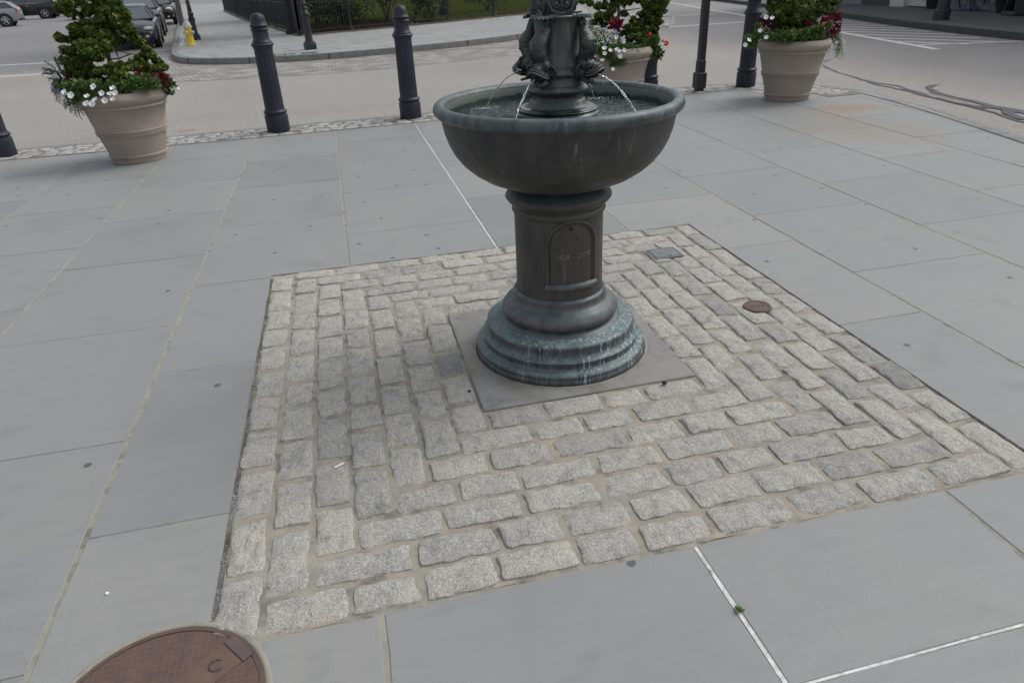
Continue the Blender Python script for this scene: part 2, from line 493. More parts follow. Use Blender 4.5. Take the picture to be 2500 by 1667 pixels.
# water
k = NM('water')
wv = k.noise(1.0, 2, 0.5, k.coords((20, 55, 1)), 0.8)
w2 = k.noise(34, 2, 0.5)
k.set('Base Color', (0.006, 0.016, 0.013, 1))
k.set('IOR', 1.33)
k.set('Specular IOR Level', 0.55)
k.set('Roughness', 0.03)
k.set('Normal', k.bump(k.math('ADD', wv, k.math('MULTIPLY', w2, 0.4)), 0.9, 0.012))
MT['water'] = k.m
k = NM('falling_water')
lw = k.new('ShaderNodeLayerWeight'); lw.inputs['Blend'].default_value = 0.35
gl = k.new('ShaderNodeBsdfGlossy'); gl.inputs['Roughness'].default_value = 0.12; gl.inputs['Color'].default_value = (0.95, 0.97, 1, 1)
tr = k.new('ShaderNodeBsdfTransparent'); tr.inputs['Color'].default_value = (0.86, 0.89, 0.89, 1)
mx = k.new('ShaderNodeMixShader')
nb = k.bump(k.noise(120, 3, 0.6, k.coords((1, 1, 0.4))), 1.0, 0.02)
k.l.new(nb, gl.inputs['Normal']); k.l.new(nb, lw.inputs['Normal'])
k.l.new(k.math('ADD', k.math('MULTIPLY', lw.outputs['Facing'], 0.6), 0.3, True), mx.inputs[0])
k.l.new(tr.outputs[0], mx.inputs[1]); k.l.new(gl.outputs[0], mx.inputs[2])
k.l.new(mx.outputs[0], k.out.inputs['Surface'])
MT['jet'] = k.m
MT['foam'] = simple('foam', (0.42, 0.45, 0.46), 0.3, var=0.3, scale=60)

# rust manhole
k = NM('rusty_iron_grid')
tc = k.new('ShaderNodeTexCoord')
br = k.new('ShaderNodeTexBrick')
k.l.new(tc.outputs['Object'], br.inputs['Vector'])
br.offset = 0.0
br.inputs['Scale'].default_value = 1.0
br.inputs['Brick Width'].default_value = 0.0165; br.inputs['Row Height'].default_value = 0.0165
br.inputs['Mortar Size'].default_value = 0.0011; br.inputs['Mortar Smooth'].default_value = 0.3
br.inputs['Color1'].default_value = (0.105, 0.075, 0.072, 1); br.inputs['Color2'].default_value = (0.12, 0.084, 0.079, 1); br.inputs['Mortar'].default_value = (0.175, 0.10, 0.058, 1)
col = k.mix(1.0, br.outputs['Color'], k.ramp(k.noise(18, 5, 0.65), [(0.3, (0.8, 0.78, 0.8)), (0.7, (1.2, 1.12, 1.05))]), 'MULTIPLY')
k.set('Base Color', col); k.set('Roughness', 0.62); k.set('Metallic', 0.15)
k.set('Normal', k.bump(br.outputs['Fac'], -1.0, 0.006))
MT['grid'] = k.m
MT['rustbar'] = simple('dull_rust_plate', (0.135, 0.088, 0.066), 0.7, var=0.2, scale=20, bump=0.2)
MT['rust'] = simple('rust_plate', (0.115, 0.072, 0.058), 0.7, var=0.2, scale=20, bump=0.2)
MT['iron'] = simple('purple_iron', (0.115, 0.082, 0.085), 0.6, var=0.12, scale=20, bump=0.2)
MT['irondark'] = simple('iron_groove', (0.045, 0.035, 0.035), 0.7)
MT['lidgrey'] = simple('grey_plastic', (0.17, 0.18, 0.185), 0.6, var=0.12, scale=30)
MT['black'] = simple('black', (0.012, 0.012, 0.013), 0.6)
# painted iron bollards
k = NM('bollard_paint')
c0 = k.coords()
nz = k.noise(7, 5, 0.65, c0, 0.3)
k.set('Base Color', k.ramp(nz, [(0.3, (0.014, 0.017, 0.028)), (0.6, (0.023, 0.027, 0.041)), (0.8, (0.05, 0.053, 0.066))]))
k.set('Specular IOR Level', 0.38)
k.set('Roughness', k.ramp(nz, [(0.3, 0.42), (0.7, 0.6)]))
k.set('Normal', k.bump(k.noise(90, 4, 0.7, c0), 0.15, 0.003))
MT['bollard'] = k.m
MT['postblack'] = simple('black_post_paint', (0.022, 0.023, 0.028), 0.5, var=0.3, scale=10)
# planter resin
k = NM('planter_clay')
c0 = k.coords()
col = k.ramp(k.noise(3.5, 5, 0.6, c0), [(0.3, (0.272, 0.232, 0.198)), (0.7, (0.340, 0.292, 0.250))])
col = k.mix(1.0, col, k.ramp(k.noise(300, 3, 0.7, c0), [(0.3, 0.84), (0.7, 1.16)]), 'MULTIPLY')
k.set('Base Color', col); k.set('Roughness', 0.72); k.set('Specular IOR Level', 0.3)
k.set('Normal', k.bump(k.noise(240, 3, 0.7, c0), 0.25, 0.003))
MT['clay'] = k.m

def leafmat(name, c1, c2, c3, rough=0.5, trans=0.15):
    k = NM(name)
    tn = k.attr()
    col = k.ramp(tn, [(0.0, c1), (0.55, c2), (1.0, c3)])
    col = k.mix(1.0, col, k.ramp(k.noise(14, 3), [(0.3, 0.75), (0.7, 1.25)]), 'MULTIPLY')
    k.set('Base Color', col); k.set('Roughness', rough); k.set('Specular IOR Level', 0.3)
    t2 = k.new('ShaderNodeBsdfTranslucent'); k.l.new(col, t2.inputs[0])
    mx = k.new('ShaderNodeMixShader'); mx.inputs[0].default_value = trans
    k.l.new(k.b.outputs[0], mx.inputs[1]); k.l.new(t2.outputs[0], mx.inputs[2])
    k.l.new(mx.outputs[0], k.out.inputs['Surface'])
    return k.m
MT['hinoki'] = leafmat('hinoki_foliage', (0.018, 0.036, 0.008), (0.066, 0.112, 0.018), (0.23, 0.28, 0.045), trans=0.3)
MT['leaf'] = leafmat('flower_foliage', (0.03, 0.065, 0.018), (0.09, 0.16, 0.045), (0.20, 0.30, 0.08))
MT['greyleaf'] = leafmat('trailing_foliage', (0.03, 0.05, 0.03), (0.07, 0.11, 0.065), (0.13, 0.18, 0.11))
MT['paleleaf'] = leafmat('pale_trailing_foliage', (0.10, 0.15, 0.06), (0.30, 0.36, 0.22), (0.62, 0.64, 0.54))
MT['redleaf'] = leafmat('red_foliage', (0.045, 0.006, 0.012), (0.15, 0.010, 0.028), (0.34, 0.02, 0.055))
MT['darkred'] = leafmat('dark_red_foliage', (0.015, 0.005, 0.008), (0.05, 0.008, 0.014), (0.12, 0.012, 0.02))
MT['bush'] = leafmat('bush_foliage', (0.008, 0.014, 0.006), (0.022, 0.034, 0.012), (0.075, 0.10, 0.03))
MT['tree'] = leafmat('tree_foliage', (0.018, 0.035, 0.012), (0.045, 0.075, 0.02), (0.11, 0.15, 0.045))
MT['bark'] = simple('bark', (0.07, 0.055, 0.045), 0.9, var=0.35, scale=25, bump=0.8, bscale=35)
MT['darkbark'] = simple('dark_bark', (0.018, 0.016, 0.015), 0.9, var=0.4, scale=12, bump=0.8, bscale=35)
MT['petal'] = simple('white_petal', (0.84, 0.84, 0.84), 0.6, var=0.05, scale=40)
MT['throat'] = simple('flower_throat', (0.72, 0.73, 0.64), 0.6)
MT['redpetal'] = simple('red_petal', (0.72, 0.03, 0.015), 0.5, var=0.3, scale=80)
MT['bluepetal'] = simple('blue_petal', (0.33, 0.32, 0.62), 0.6, var=0.2, scale=80)
MT['litter'] = leafmat('dry_litter', (0.10, 0.05, 0.028), (0.21, 0.125, 0.075), (0.36, 0.25, 0.16), trans=0.0)
MT['soil'] = simple('soil', (0.03, 0.022, 0.016), 0.95, var=0.3, scale=30)
k = NM('lawn')
k.set('Specular IOR Level', 0.0)
c0 = k.coords()
k.set('Base Color', k.mix(k.ramp(k.noise(1.6, 4, 0.7, c0), [(0.42, 0.0), (0.62, 1.0)]), (0.042, 0.066, 0.012), (0.058, 0.050, 0.022)))
k.set('Roughness', 0.9)
k.set('Normal', k.bump(k.noise(30, 4, 0.8, c0), 1.0, 0.05))
MT['lawn'] = k.m

rnd = random.Random(7)
def at(px, py, Y):
    """point on the vertical plane y=Y seen at a photo pixel (2500 wide) - used to read positions off the photograph"""
    a, b = (px - 1250) / 1685, (py - 833.5) / 1685
    d = rx * a + dn * b + fw
    return EYE + d * (Y / d.y)
def gr(px, py, z=0.0):
    a, b = (px - 1250) / 1685, (py - 833.5) / 1685
    d = rx * a + dn * b + fw
    return EYE + d * ((z - 1.5) / d.z)

ROAD_Z = -0.12
def warp(x, y):
    return (x + 0.009 * max(0.0, x - 0.8) * (y - 5.0), y)

# ================================================================== GROUND
mb = MB(); mb.poly([(-400, -60), (400, -60), (400, 500), (-400, 500)], -0.16)
tag(mb.build('ground', MT['asphalt'], smooth=False), kind='structure')
mb = MB()
nx_, ny_ = 40, 40
mb.poly([(-120, -20), (120, -20), (120, 200), (-120, 200)], ROAD_Z)
tag(mb.build('road', MT['asphalt'], smooth=False), kind='structure')

# plaza outline (inner side of the granite edging)
EDGE = [(-14, -6), (-14, 8.80), (-3.6, 8.88), (-2.0, 8.88), (-0.6, 8.93), (0.7, 9.0), (2.4, 9.16), (4.4, 9.36), (5.2, 9.40), (5.75, 9.2), (6.1, 8.92), (6.3, 8.6), (6.42, 8.2), (6.42, 7.85), (6.35, 7.3), (6.23, 6.6), (6.12, 6.15), (5.83, 4.97), (5.4, 3.5), (4.3, 0.0), (2.3, -6)]
CLIP = [(-14, -6), (-14, 8.6), (5.0, 8.95), (5.6, 8.88), (6.0, 8.66), (6.26, 8.3), (6.42, 7.85), (6.35, 7.3), (6.23, 6.6), (6.12, 6.15), (5.83, 4.97), (5.4, 3.5), (4.3, 0.0), (2.3, -6)]
def offset_out(pts, d):
    out = []
    n = len(pts)
    for i, p in enumerate(pts):
        a, b = Vector(pts[max(i - 1, 0)]), Vector(pts[min(i + 1, n - 1)])
        t = (b - a).normalized()
        out.append((p[0] - t.y * d, p[1] + t.x * d))
    return out
def clip(poly, edge):
    """Sutherland-Hodgman against the (convex, clockwise) plaza outline"""
    out = list(poly)
    n = len(edge)
    for i in range(n):
        a, b = edge[i], edge[(i + 1) % n]
        ex, ey = b[0] - a[0], b[1] - a[1]
        inside = lambda p: ex * (p[1] - a[1]) - ey * (p[0] - a[0]) <= 1e-9
        res = []
        for j in range(len(out)):
            p, q = out[j], out[(j + 1) % len(out)]
            pi_, qi = inside(p), inside(q)
            if pi_: res.append(p)
            if pi_ != qi:
                dx, dy = q[0] - p[0], q[1] - p[1]
                den = ex * dy - ey * dx
                t = -(ex * (p[1] - a[1]) - ey * (p[0] - a[0])) / den
                res.append((p[0] + dx * t, p[1] + dy * t))
        out = res
        if not out: break
    return out
mb = MB()
mb.prism(list(reversed(EDGE)), -0.15, -0.0028)
tag(mb.build('plaza_bed', MT['joint'], smooth=False), kind='structure')

SQ = (-0.533, 1.362, 2.128, 4.003)
XS = [-2.64 - 0.87 * 4, -2.64 - 0.87 * 3, -2.64 - 0.87 * 2, -2.64 - 0.87, -2.64, -1.83, -0.972, -0.092, 0.822, 1.712, 2.600, 3.485, 4.365, 5.185, 6.10, 7.0]
YS = {3: [5.45, 6.5, 7.5], 4: [3.96, 4.98, 6.0, 6.96, 7.86], 5: [1.41, 2.44, 3.48, 4.54, 5.52, 6.54, 7.56], 6: [1.90, 2.95, 3.98, 5.08, 6.16, 7.16],
      7: [4.60, 5.67, 6.715, 7.73], 8: [0.88, 5.15, 6.235, 7.295], 9: [0.88, 2.445, 3.515, 4.575, 5.62, 6.7, 7.72], 10: [1.93, 2.965, 4.02, 5.085, 6.18, 7.24],
      11: [2.45, 3.485, 4.53, 5.60, 6.68, 7.665], 12: [2.9, 3.975, 5.01, 6.12, 7.185], 13: [3.4, 4.475, 5.55, 6.6, 7.7], 14: [3.9, 5.0, 6.05, 7.1]}
def column_ys(i):
    ys = list(YS.get(i, [5.2, 6.25, 7.3]))
    lo = ys[0]
    while lo > -5.5:
        lo -= 1.05 if not (i in (7,) and lo > 4) else 99
        ys.insert(0, lo)
    ys += [ys[-1] + 1.05, ys[-1] + 2.1]
    if i == 7: ys = [-5.5, -4.4, -3.3, -2.2, -1.1, 0.2] + [y for y in YS[7]] + [8.78, 9.8]
    if i == 8: ys = [-5.5, -4.4, -3.3, -2.2, -1.1, -0.17, 0.88] + YS[8][1:] + [8.36, 9.4]
    return ys
flags = MB()
def add_flag(poly, jit=0.0012):
    # subdivide the outline, jitter, bevel
    poly = [p for i, p in enumerate(poly) if (Vector(p) - Vector(poly[i - 1])).length > 0.004]
    if len(poly) < 3: return
    area = sum(poly[i][0] * poly[(i + 1) % len(poly)][1] - poly[(i + 1) % len(poly)][0] * poly[i][1] for i in range(len(poly))) / 2
    if abs(area) < 0.004: return
    if area < 0: poly = list(reversed(poly))
    cx = sum(p[0] for p in poly) / len(poly); cy = sum(p[1] for p in poly) / len(poly)
    out = []
    for i in range(len(poly)):
        a, b = Vector(poly[i]), Vector(poly[(i + 1) % len(poly)])
        n = max(1, int((b - a).length / 0.06))
        t = (b - a).normalized(); nr = Vector((-t.y, t.x))
        for k_ in range(n):
            p = a + (b - a) * (k_ / n)
            if k_: p += nr * (rnd.uniform(-jit, jit) + 0.0022 * noise.noise(Vector((p.x * 7, p.y * 7, 3.3))))
            out.append(p)
    n = len(out)
    dz = rnd.uniform(-0.0012, 0.0012)
    tx, ty = rnd.uniform(-0.0014, 0.0014), rnd.uniform(-0.0014, 0.0014)
    rings = []
    for ins, z in ((0.0, -0.02), (0.0, -0.003), (0.0025, 0.0)):
        r = []
        for i in range(n):
            p = out[i]
            a, b = out[i - 1], out[(i + 1) % n]
            t = (b - a).normalized()
            q = p + Vector((-t.y, t.x)) * ins
            wx, wy = warp(q.x, q.y)
            r.append((wx, wy, z + dz + tx * (q.x - cx) + ty * (q.y - cy)))
        rings.append(r)
    vs = rings[0] + rings[1] + rings[2]
    fs = [(k_ * n + i, k_ * n + (i + 1) % n, (k_ + 1) * n + (i + 1) % n, (k_ + 1) * n + i) for k_ in range(2) for i in range(n)]
    fs.append(tuple(range(2 * n, 3 * n)))
    flags.add(vs, fs, 0, min(1, max(0, rnd.gauss(0.5, 0.22))))
GA, GB = 0.0075, 0.0030      # half widths of the long and the short joints
for i in range(len(XS) - 1):
    x0, x1 = XS[i] + GA, XS[i + 1] - GA
    ys = column_ys(i)
    for j in range(len(ys) - 1):
        y0, y1 = ys[j] + GB, ys[j + 1] - GB
        if y0 > 9.5: continue
        pieces = []
        ax0, ay0, ax1, ay1 = SQ[0] - 0.009, SQ[1] - 0.007, SQ[2] + 0.008, SQ[3] + 0.005
        if x1 <= ax0 or x0 >= ax1 or y1 <= ay0 or y0 >= ay1:
            pieces.append((x0, y0, x1, y1))
        else:
            if i == 6:       # left of the square, full length beside it; below it a separate flag
                pieces.append((x0, y0, ax0, min(y1, 99)))
                if y0 < ay0: pieces.append((ax0 + 0.006, y0, x1, ay0))
                if y1 > ay1 + 0.02: pieces.append((ax0 + .006, ay1, x1, y1))
            elif i == 9:
                if x1 > ax1: pieces.append((ax1, max(y0, ay0 if y1 > ay0 + .3 else y0), x1, y1))
                if y0 < ay0: pieces.append((x0, y0, ax1 - 0.006, ay0))
                if y1 > ay1 + 0.02: pieces.append((x0, ay1, ax1 - 0.006, y1))
            else:
                if y0 < ay0: pieces.append((x0, y0, x1, ay0))
                if y1 > ay1 + 0.02: pieces.append((x0, ay1, x1, y1))
        # merge L shaped flags above and below the square back into one outline
        if len(pieces) == 2 and i == 6:
            a, b = pieces
            if y0 < ay0: polys = [[(x0, y0), (x1, y0), (x1, ay0), (ax0, ay0), (ax0, y1), (x0, y1)]]
            else: polys = [[(x0, y0), (ax0, y0), (ax0, ay1), (x1, ay1), (x1, y1), (x0, y1)]]
        elif len(pieces) == 2 and i == 9:
            if y0 < ay0: polys = [[(x0, y0), (x1, y0), (x1, y1), (ax1, y1), (ax1, ay0), (x0, ay0)]]
            else: polys = [[(ax1, y0), (x1, y0), (x1, y1), (x0, y1), (x0, ay1), (ax1, ay1)]]
        else:
            polys = [[(a, b), (c, b), (c, d), (a, d)] for a, b, c, d in pieces]
        for pl in polys:
            cl = clip(pl, CLIP) if max(p[1] for p in pl) > 7.5 or max(p[0] for p in pl) > 4 else pl
            if cl and len(cl) >= 3: add_flag(cl)
fo = flags.build('plaza_paving', MT['flag'], smooth=False)
tag(fo, kind='structure')

# joint fills: white sealant strips
mb = MB()
def strip(mb, x0, y0, x1, y1, w, z, wob=0.0012, seg=0.05):
    a, b = Vector((x0, y0)), Vector((x1, y1))
    n = max(2, int((b - a).length / seg))
    t = (b - a).normalized(); nr = Vector((-t.y, t.x))
    vs = []
    for i in range(n + 1):
        p = a + (b - a) * (i / n)
        ww = w / 2 * (1 + 0.35 * noise.noise(Vector((p.x * 9, p.y * 9, 1))))
        o = wob * noise.noise(Vector((p.x * 5, p.y * 5, 7)))
        for s in (-1, 1):
            q = p + nr * (s * ww + o); vs.append((*warp(q.x, q.y), z))
    mb.add(vs, [(2 * i, 2 * i + 2, 2 * i + 3, 2 * i + 1) for i in range(n)])
strip(mb, 0.822, 4.01, 0.822, 8.47, 0.0115, -0.0012)
strip(mb, 0.822, -1, 0.822, 1.35, 0.0125, -0.0010)
strip(mb, 0.84, 0.88, 2.2, 0.88, 0.007, -0.0012)
strip(mb, -2.4, 6.005, -1.9, 6.005, 0.004, -0.0012)
tag(mb.build('joint_sealant', MT['white'], smooth=False), kind='structure')

# ---- square of granite setts
def sett(mb, cx, cy, lx, ly, rz=0.0, top=0.008, nx=10, ny=8, tone=0.5, seed=0.0, crown=0.004, bottom=-0.03, dowarp=True):
    # irregular rounded cushion, axis aligned (+rz)
    vs = []
    sq = [rnd.uniform(-0.04, 0.04) for _ in range(4)]
    ca, sa = math.cos(rz), math.sin(rz)
    tx, ty = rnd.uniform(-0.03, 0.03), rnd.uniform(-0.03, 0.03)
    us = [-1.0, -0.93] + [-0.8 + 1.6 * i / (nx - 4) for i in range(nx - 3)] + [0.93, 1.0]
    vv = [-1.0, -0.90] + [-0.72 + 1.44 * i / (ny - 4) for i in range(ny - 3)] + [0.90, 1.0]
    NX, NY = len(us), len(vv)
    for j, v in enumerate(vv):
        for i, u in enumerate(us):
            # round the corners
            r = 0.34
            X, Y = u * lx / 2, v * ly / 2
            rad = min(lx, ly) * 0.5 * r
            ex, ey = abs(X) - (lx / 2 - rad), abs(Y) - (ly / 2 - rad)
            if ex > 0 and ey > 0:
                d = math.hypot(ex, ey)
                m = max(ex, ey)
                if d > 1e-6:
                    X = math.copysign((lx / 2 - rad) + ex * m / d, X); Y = math.copysign((ly / 2 - rad) + ey * m / d, Y)
            X *= 1 + sq[0] * v + sq[2] * 0.5; Y *= 1 + sq[1] * u + sq[3] * 0.5
            wob = 0.0065 * noise.noise(Vector(((cx + X) * 20, (cy + Y) * 20, seed))) + 0.0025 * noise.noise(Vector(((cx + X) * 70, (cy + Y) * 70, seed)))
            wob2 = 0.0065 * noise.noise(Vector(((cx + X) * 20, (cy + Y) * 20, seed + 9))) + 0.0025 * noise.noise(Vector(((cx + X) * 70, (cy + Y) * 70, seed + 9)))
            e = max(abs(u), abs(v * 1.0))
            z = top + crown * (1 - u * u) * (1 - v * v) + tx * X + ty * Y
            z += 0.0048 * noise.noise(Vector(((cx + X) * 28, (cy + Y) * 28, seed + 4))) + 0.0022 * noise.noise(Vector(((cx + X) * 80, (cy + Y) * 90, seed + 5)))
            edge_i = i in (0, NX - 1) or j in (0, NY - 1)
            edge_2 = i in (1, NX - 2) or j in (1, NY - 2)
            if edge_i: z = bottom
            elif edge_2: z -= 0.0035
            if edge_2 or edge_i: X += wob; Y += wob2
            px, py = cx + X * ca - Y * sa, cy + X * sa + Y * ca
            if dowarp: px, py = warp(px, py)
            vs.append((px, py, z))
    fs = [(j * NX + i, j * NX + i + 1, (j + 1) * NX + i + 1, (j + 1) * NX + i) for j in range(NY - 1) for i in range(NX - 1)]
    mb.add(vs, fs, 0, tone)

setts = MB()
SL = (0.366, 2.226, 1.272, 3.135)          # fountain slab
N = 7
px_ = [(SL[0] - SQ[0]) / N, (SL[1] - SQ[1]) / N, (SQ[2] - SL[2]) / N, (SQ[3] - SL[3]) / N]
def run_setts(x0, y0, x1, y1, horizontal, thick, start=0.0):
    L = (x1 - x0) if horizontal else (y1 - y0)
    n = max(1, round(L / 0.232)) if horizontal else max(1, round(L / 0.238))
    w = [rnd.uniform(0.78, 1.2) for _ in range(n)]
    s = sum(w); p = 0.0
    for k_ in range(n):
        l = L * w[k_] / s
        gap = rnd.uniform(0.003, 0.011)
        gap2 = rnd.uniform(0.004, 0.014)
        c_ = p + l / 2
        tn = min(0.93, max(0.1, rnd.gauss(0.53, 0.17)))
        o1, o2 = rnd.uniform(-0.004, 0.004), rnd.uniform(-0.003, 0.003)
        top = rnd.uniform(0.001, 0.007)
        if horizontal: cx, cy, lx, ly = x0 + c_ + o2, (y0 + y1) / 2 + o1, l - gap, thick - gap2
        else: cx, cy, lx, ly = (x0 + x1) / 2 + o1, y0 + c_ + o2, thick - gap2, l - gap
        rz = rnd.uniform(-0.02, 0.02)
        # leave room for the round iron cap and the grey box lid
        if (abs(cx - 1.738) < 0.06 and abs(cy - 3.548) < 0.055): tn = tn
        a = MB() 
        if horizontal: sett(setts, cx, cy, lx, ly, rz, top, 19, 12, tn, rnd.random() * 50)
        else: sett(setts, cx, cy, lx, ly, rz, top, 12, 19, tn, rnd.random() * 50)
        p += l
for r in range(N):
    xl, xr = SQ[0] + px_[0] * r, SQ[2] - px_[2] * r
    yb, yt = SQ[1] + px_[1] * r, SQ[3] - px_[3] * r
    run_setts(xl, yb, xl + px_[0], yt, False, px_[0])
    run_setts(xr - px_[2], yb, xr, yt, False, px_[2])
    run_setts(xl + px_[0], yb, xr - px_[2], yb + px_[1], True, px_[1])
    run_setts(xl + px_[0], yt - px_[3], xr - px_[2], yt, True, px_[3])
so_ = setts.build('cobble_paving', MT['granite'], angle=50)
tag(so_, kind='structure')
# uneven mortar between the setts
mb = MB()
nn = 150
vs = []
for j in range(nn + 1):
    for i in range(nn + 1):
        x = SQ[0] + (SQ[2] - SQ[0]) * i / nn; y = SQ[1] + (SQ[3] - SQ[1]) * j / nn
        z = -0.003 + 0.0045 * noise.noise(Vector((x * 6, y * 6, 2))) + 0.0025 * noise.noise(Vector((x * 35, y * 35, 5)))
        vs.append((*warp(x, y), z))
mb.add(vs, [(j * (nn + 1) + i, j * (nn + 1) + i + 1, (j + 1) * (nn + 1) + i + 1, (j + 1) * (nn + 1) + i) for j in range(nn) for i in range(nn)])
tag(mb.build('cobble_mortar', MT['mortar'], angle=180), kind='structure')
# gritty dark gap between flags and setts
mb = MB()
for (a, b, c_, d, w) in ((SQ[2] + .004, 1.37, SQ[2] + .004, 4.0, .010), (SQ[0], 4.004, SQ[2], 4.004, .006)):
    strip(mb, a, b, c_, d, w, 0.0005, 0.003)
tag(mb.build('dark_joint_grit', MT['dirt_shade'], smooth=False), kind='structure')
mb = MB(); strip(mb, SQ[0] + .001, 1.37, SQ[0] + .001, 3.95, .015, 0.0005, 0.004)
tag(mb.build('grit_gap', MT['gritmix'], smooth=False), kind='structure')
# grit pebbles in the gap
mb = MB()
for i in range(1100):
    s = rnd.random()
    if s < 0.52: x, y = SQ[0] + rnd.uniform(-0.010, 0.012), rnd.uniform(1.4, 3.3)
    elif s < 0.66: x, y = rnd.uniform(SQ[0], SQ[2]), SQ[1] + rnd.uniform(-0.004, 0.014)
    elif s < 0.85: x, y = SQ[2] + rnd.uniform(-0.012, 0.008), rnd.uniform(1.4, 4)
    else: x, y = rnd.uniform(SQ[0], SQ[2]), rnd.uniform(SQ[1], SQ[3])
    r = rnd.uniform(0.0009, 0.0026)
    x, y = warp(x, y)
    mb.ball((x, y, 0.003), (r, r * rnd.uniform(.6, 1), r * .7), 5, 0, rnd.random())
tag(mb.build('grit', MT['paleset']), 'loose pale grit in the gap around the cobble square', 'grit', kind='stuff')

# ---- fountain slab
k = NM('slab_stone')
c0 = k.coords()
sc_ = k.mix(k.ramp(k.noise(2.2, 4, 0.6, c0, 0.4), [(0.44, 0.0), (0.62, 1.0)]), (0.225, 0.228, 0.226), (0.245, 0.230, 0.195))
sc_ = k.mix(1.0, sc_, k.ramp(k.noise(6, 7, 0.75, c0, 1.0), [(0.34, 0.70), (0.48, 1.0), (0.66, 1.18)]), 'MULTIPLY')
sc_ = k.mix(1.0, sc_, k.ramp(k.noise(350, 3, 0.7, c0), [(0.3, 0.85), (0.7, 1.15)]), 'MULTIPLY')
k.set('Base Color', sc_)
k.set('Roughness', k.ramp(k.noise(4, 3), [(0.3, 0.5), (0.7, 0.68)]))
k.set('Normal', k.bump(k.noise(200, 4, 0.7, c0), 0.2, 0.003))
MT['slab'] = k.m
mb = MB()
mb.box(((SL[0] + SL[2]) / 2, (SL[1] + SL[3]) / 2, -0.012), (SL[2] - SL[0] - 0.006, SL[3] - SL[1] - 0.006, 0.04), 0.0, bev=0.004)
tag(mb.build('fountain_slab', MT['slab'], angle=30), 'square grey stone slab under the bronze fountain', 'slab')

# ---- edging of setts along the plaza rim + granite kerb strip
edge_pts = EDGE[1:-1]
outer = offset_out(edge_pts, 0.016)
outer2 = offset_out(edge_pts, 0.15)
mb = MB()
def ribbon(mb, A, B, z, zlow=None, mi=0):
    vs = [(p[0], p[1], z) for p in A] + [(p[0], p[1], z) for p in B]
    n = len(A)
    mb.add(vs, [(i, n + i, n + i + 1, i + 1) for i in range(n - 1)], mi)
    if zlow is not None:
        for Q in (A, B):
            vs = [(p[0], p[1], z) for p in Q] + [(p[0], p[1], zlow) for p in Q]
            mb.add(vs, [(i, n + i, n + i + 1, i + 1) for i in range(n - 1)], mi)
def resample(pts, step):
    out = [Vector(pts[0])]
    acc = 0.0
    for i in range(len(pts) - 1):
        a, b = Vector(pts[i]), Vector(pts[i + 1])
        L = (b - a).length
        d = step - acc
        while d <= L:
            out.append(a + (b - a) * (d / L)); d += step
        acc = L - (d - step)
    return out
ribbon(mb, outer, outer2, 0.0, -0.14)
tag(mb.build('plaza_kerb', MT['curb'], smooth=False), kind='structure')
mb = MB()
ribbon(mb, offset_out(edge_pts, -0.016), offset_out(edge_pts, 0.018), 0.0015)
tag(mb.build('kerb_gap', MT['dirt_shade'], smooth=False), kind='structure')

band = MB()
bed = MB()
cen = resample([p for p in EDGE[1:14]], 0.01)
# centre lines of four rows, measured inward from the edge
rows = 4
total = 0.0
path = resample(EDGE[1:14], 0.005)
cum = [0.0]
for i in range(1, len(path)): cum.append(cum[-1] + (path[i] - path[i - 1]).length)
def path_at(s):
    i = min(range(0, 1), default=0)
    lo, hi = 0, len(cum) - 1
    while lo < hi - 1:
        m = (lo + hi) // 2
        if cum[m] <= s: lo = m
        else: hi = m
    i = min(lo, len(path) - 2)
    j = min(i + 12, len(path) - 1); i0 = max(i - 12, 0)
    t = (path[j] - path[i0]).normalized()
    return path[i], t
for r in range(rows):
    s = 5.0 + rnd.uniform(0, 0.2)
    off = -(0.07 + 0.118 * r)
    while s < cum[-1] - 0.15 - r * 0.02:
        L = rnd.uniform(0.15, 0.25)
        p, t = path_at(s + L / 2)
        q = p + Vector((-t.y, t.x)) * off
        sett(band, q.x, q.y, L - 0.018, 0.098, math.atan2(t.y, t.x), rnd.uniform(0.002, 0.010), 8, 6, rnd.uniform(0.55, 1.0), rnd.random() * 50, 0.003, -0.02, False)
        s += L
tag(band.build('edge_cobbles', MT['paleset'], angle=50), kind='structure')
pa = [p for p in EDGE[1:14]]
ribbon(bed, offset_out(pa, -0.50), offset_out(pa, -0.018), 0.0035)
tag(bed.build('edge_mortar', mortar('edge_grit', (0.17, 0.16, 0.145), (0.33, 0.31, 0.28), 0.8), smooth=False), kind='structure')

# ---- manhole cover bottom left
MC = (-0.638, 1.201)
mh = empty('manhole_cover', (MC[0], MC[1], 0))
tag(mh, 'large round rusty manhole cover with a grid pattern at the corner of the cobbles', 'manhole cover')
mb = MB(); mb.lathe([(0.0, 0.0045), (0.238, 0.0045), (0.240, 0.003), (0.240, 0.0)], 96, cap=False)
mb.build('lid', MT['grid'], mh, angle=30)
mb = MB(); mb.lathe([(0.2425, 0.000), (0.2425, 0.0045), (0.253, 0.0050), (0.255, 0.003), (0.255, 0.0)], 96, cap=False)
mb.build('frame', MT['rust'], mh, angle=30)
def bar(mb, x0, y0, x1, y1, w, z0, z1, mi=0):
    a, b = Vector((x0, y0)), Vector((x1, y1))
    t = (b - a).normalized(); nr = Vector((-t.y, t.x)) * (w / 2)
    mb.prism([a - nr, b - nr, b + nr, a + nr], z0, z1, mi)
d45 = Vector((0.735, 0.678))
q0 = Vector((0.0, 0.0)) - Vector((0.0, 0.0))
pA = Vector((0.168, 0.133, 0)); pB = Vector((0.042, 0.036, 0))
mb = MB(); dirp = (Vector(pA[:2]) - Vector(pB[:2])).normalized()
end = Vector(pA[:2]); bar(mb, *(end - dirp * 0.30), *end, 0.082, 0.003, 0.0060)
mb.build('lettering_bar', MT['rustbar'], mh, smooth=False)
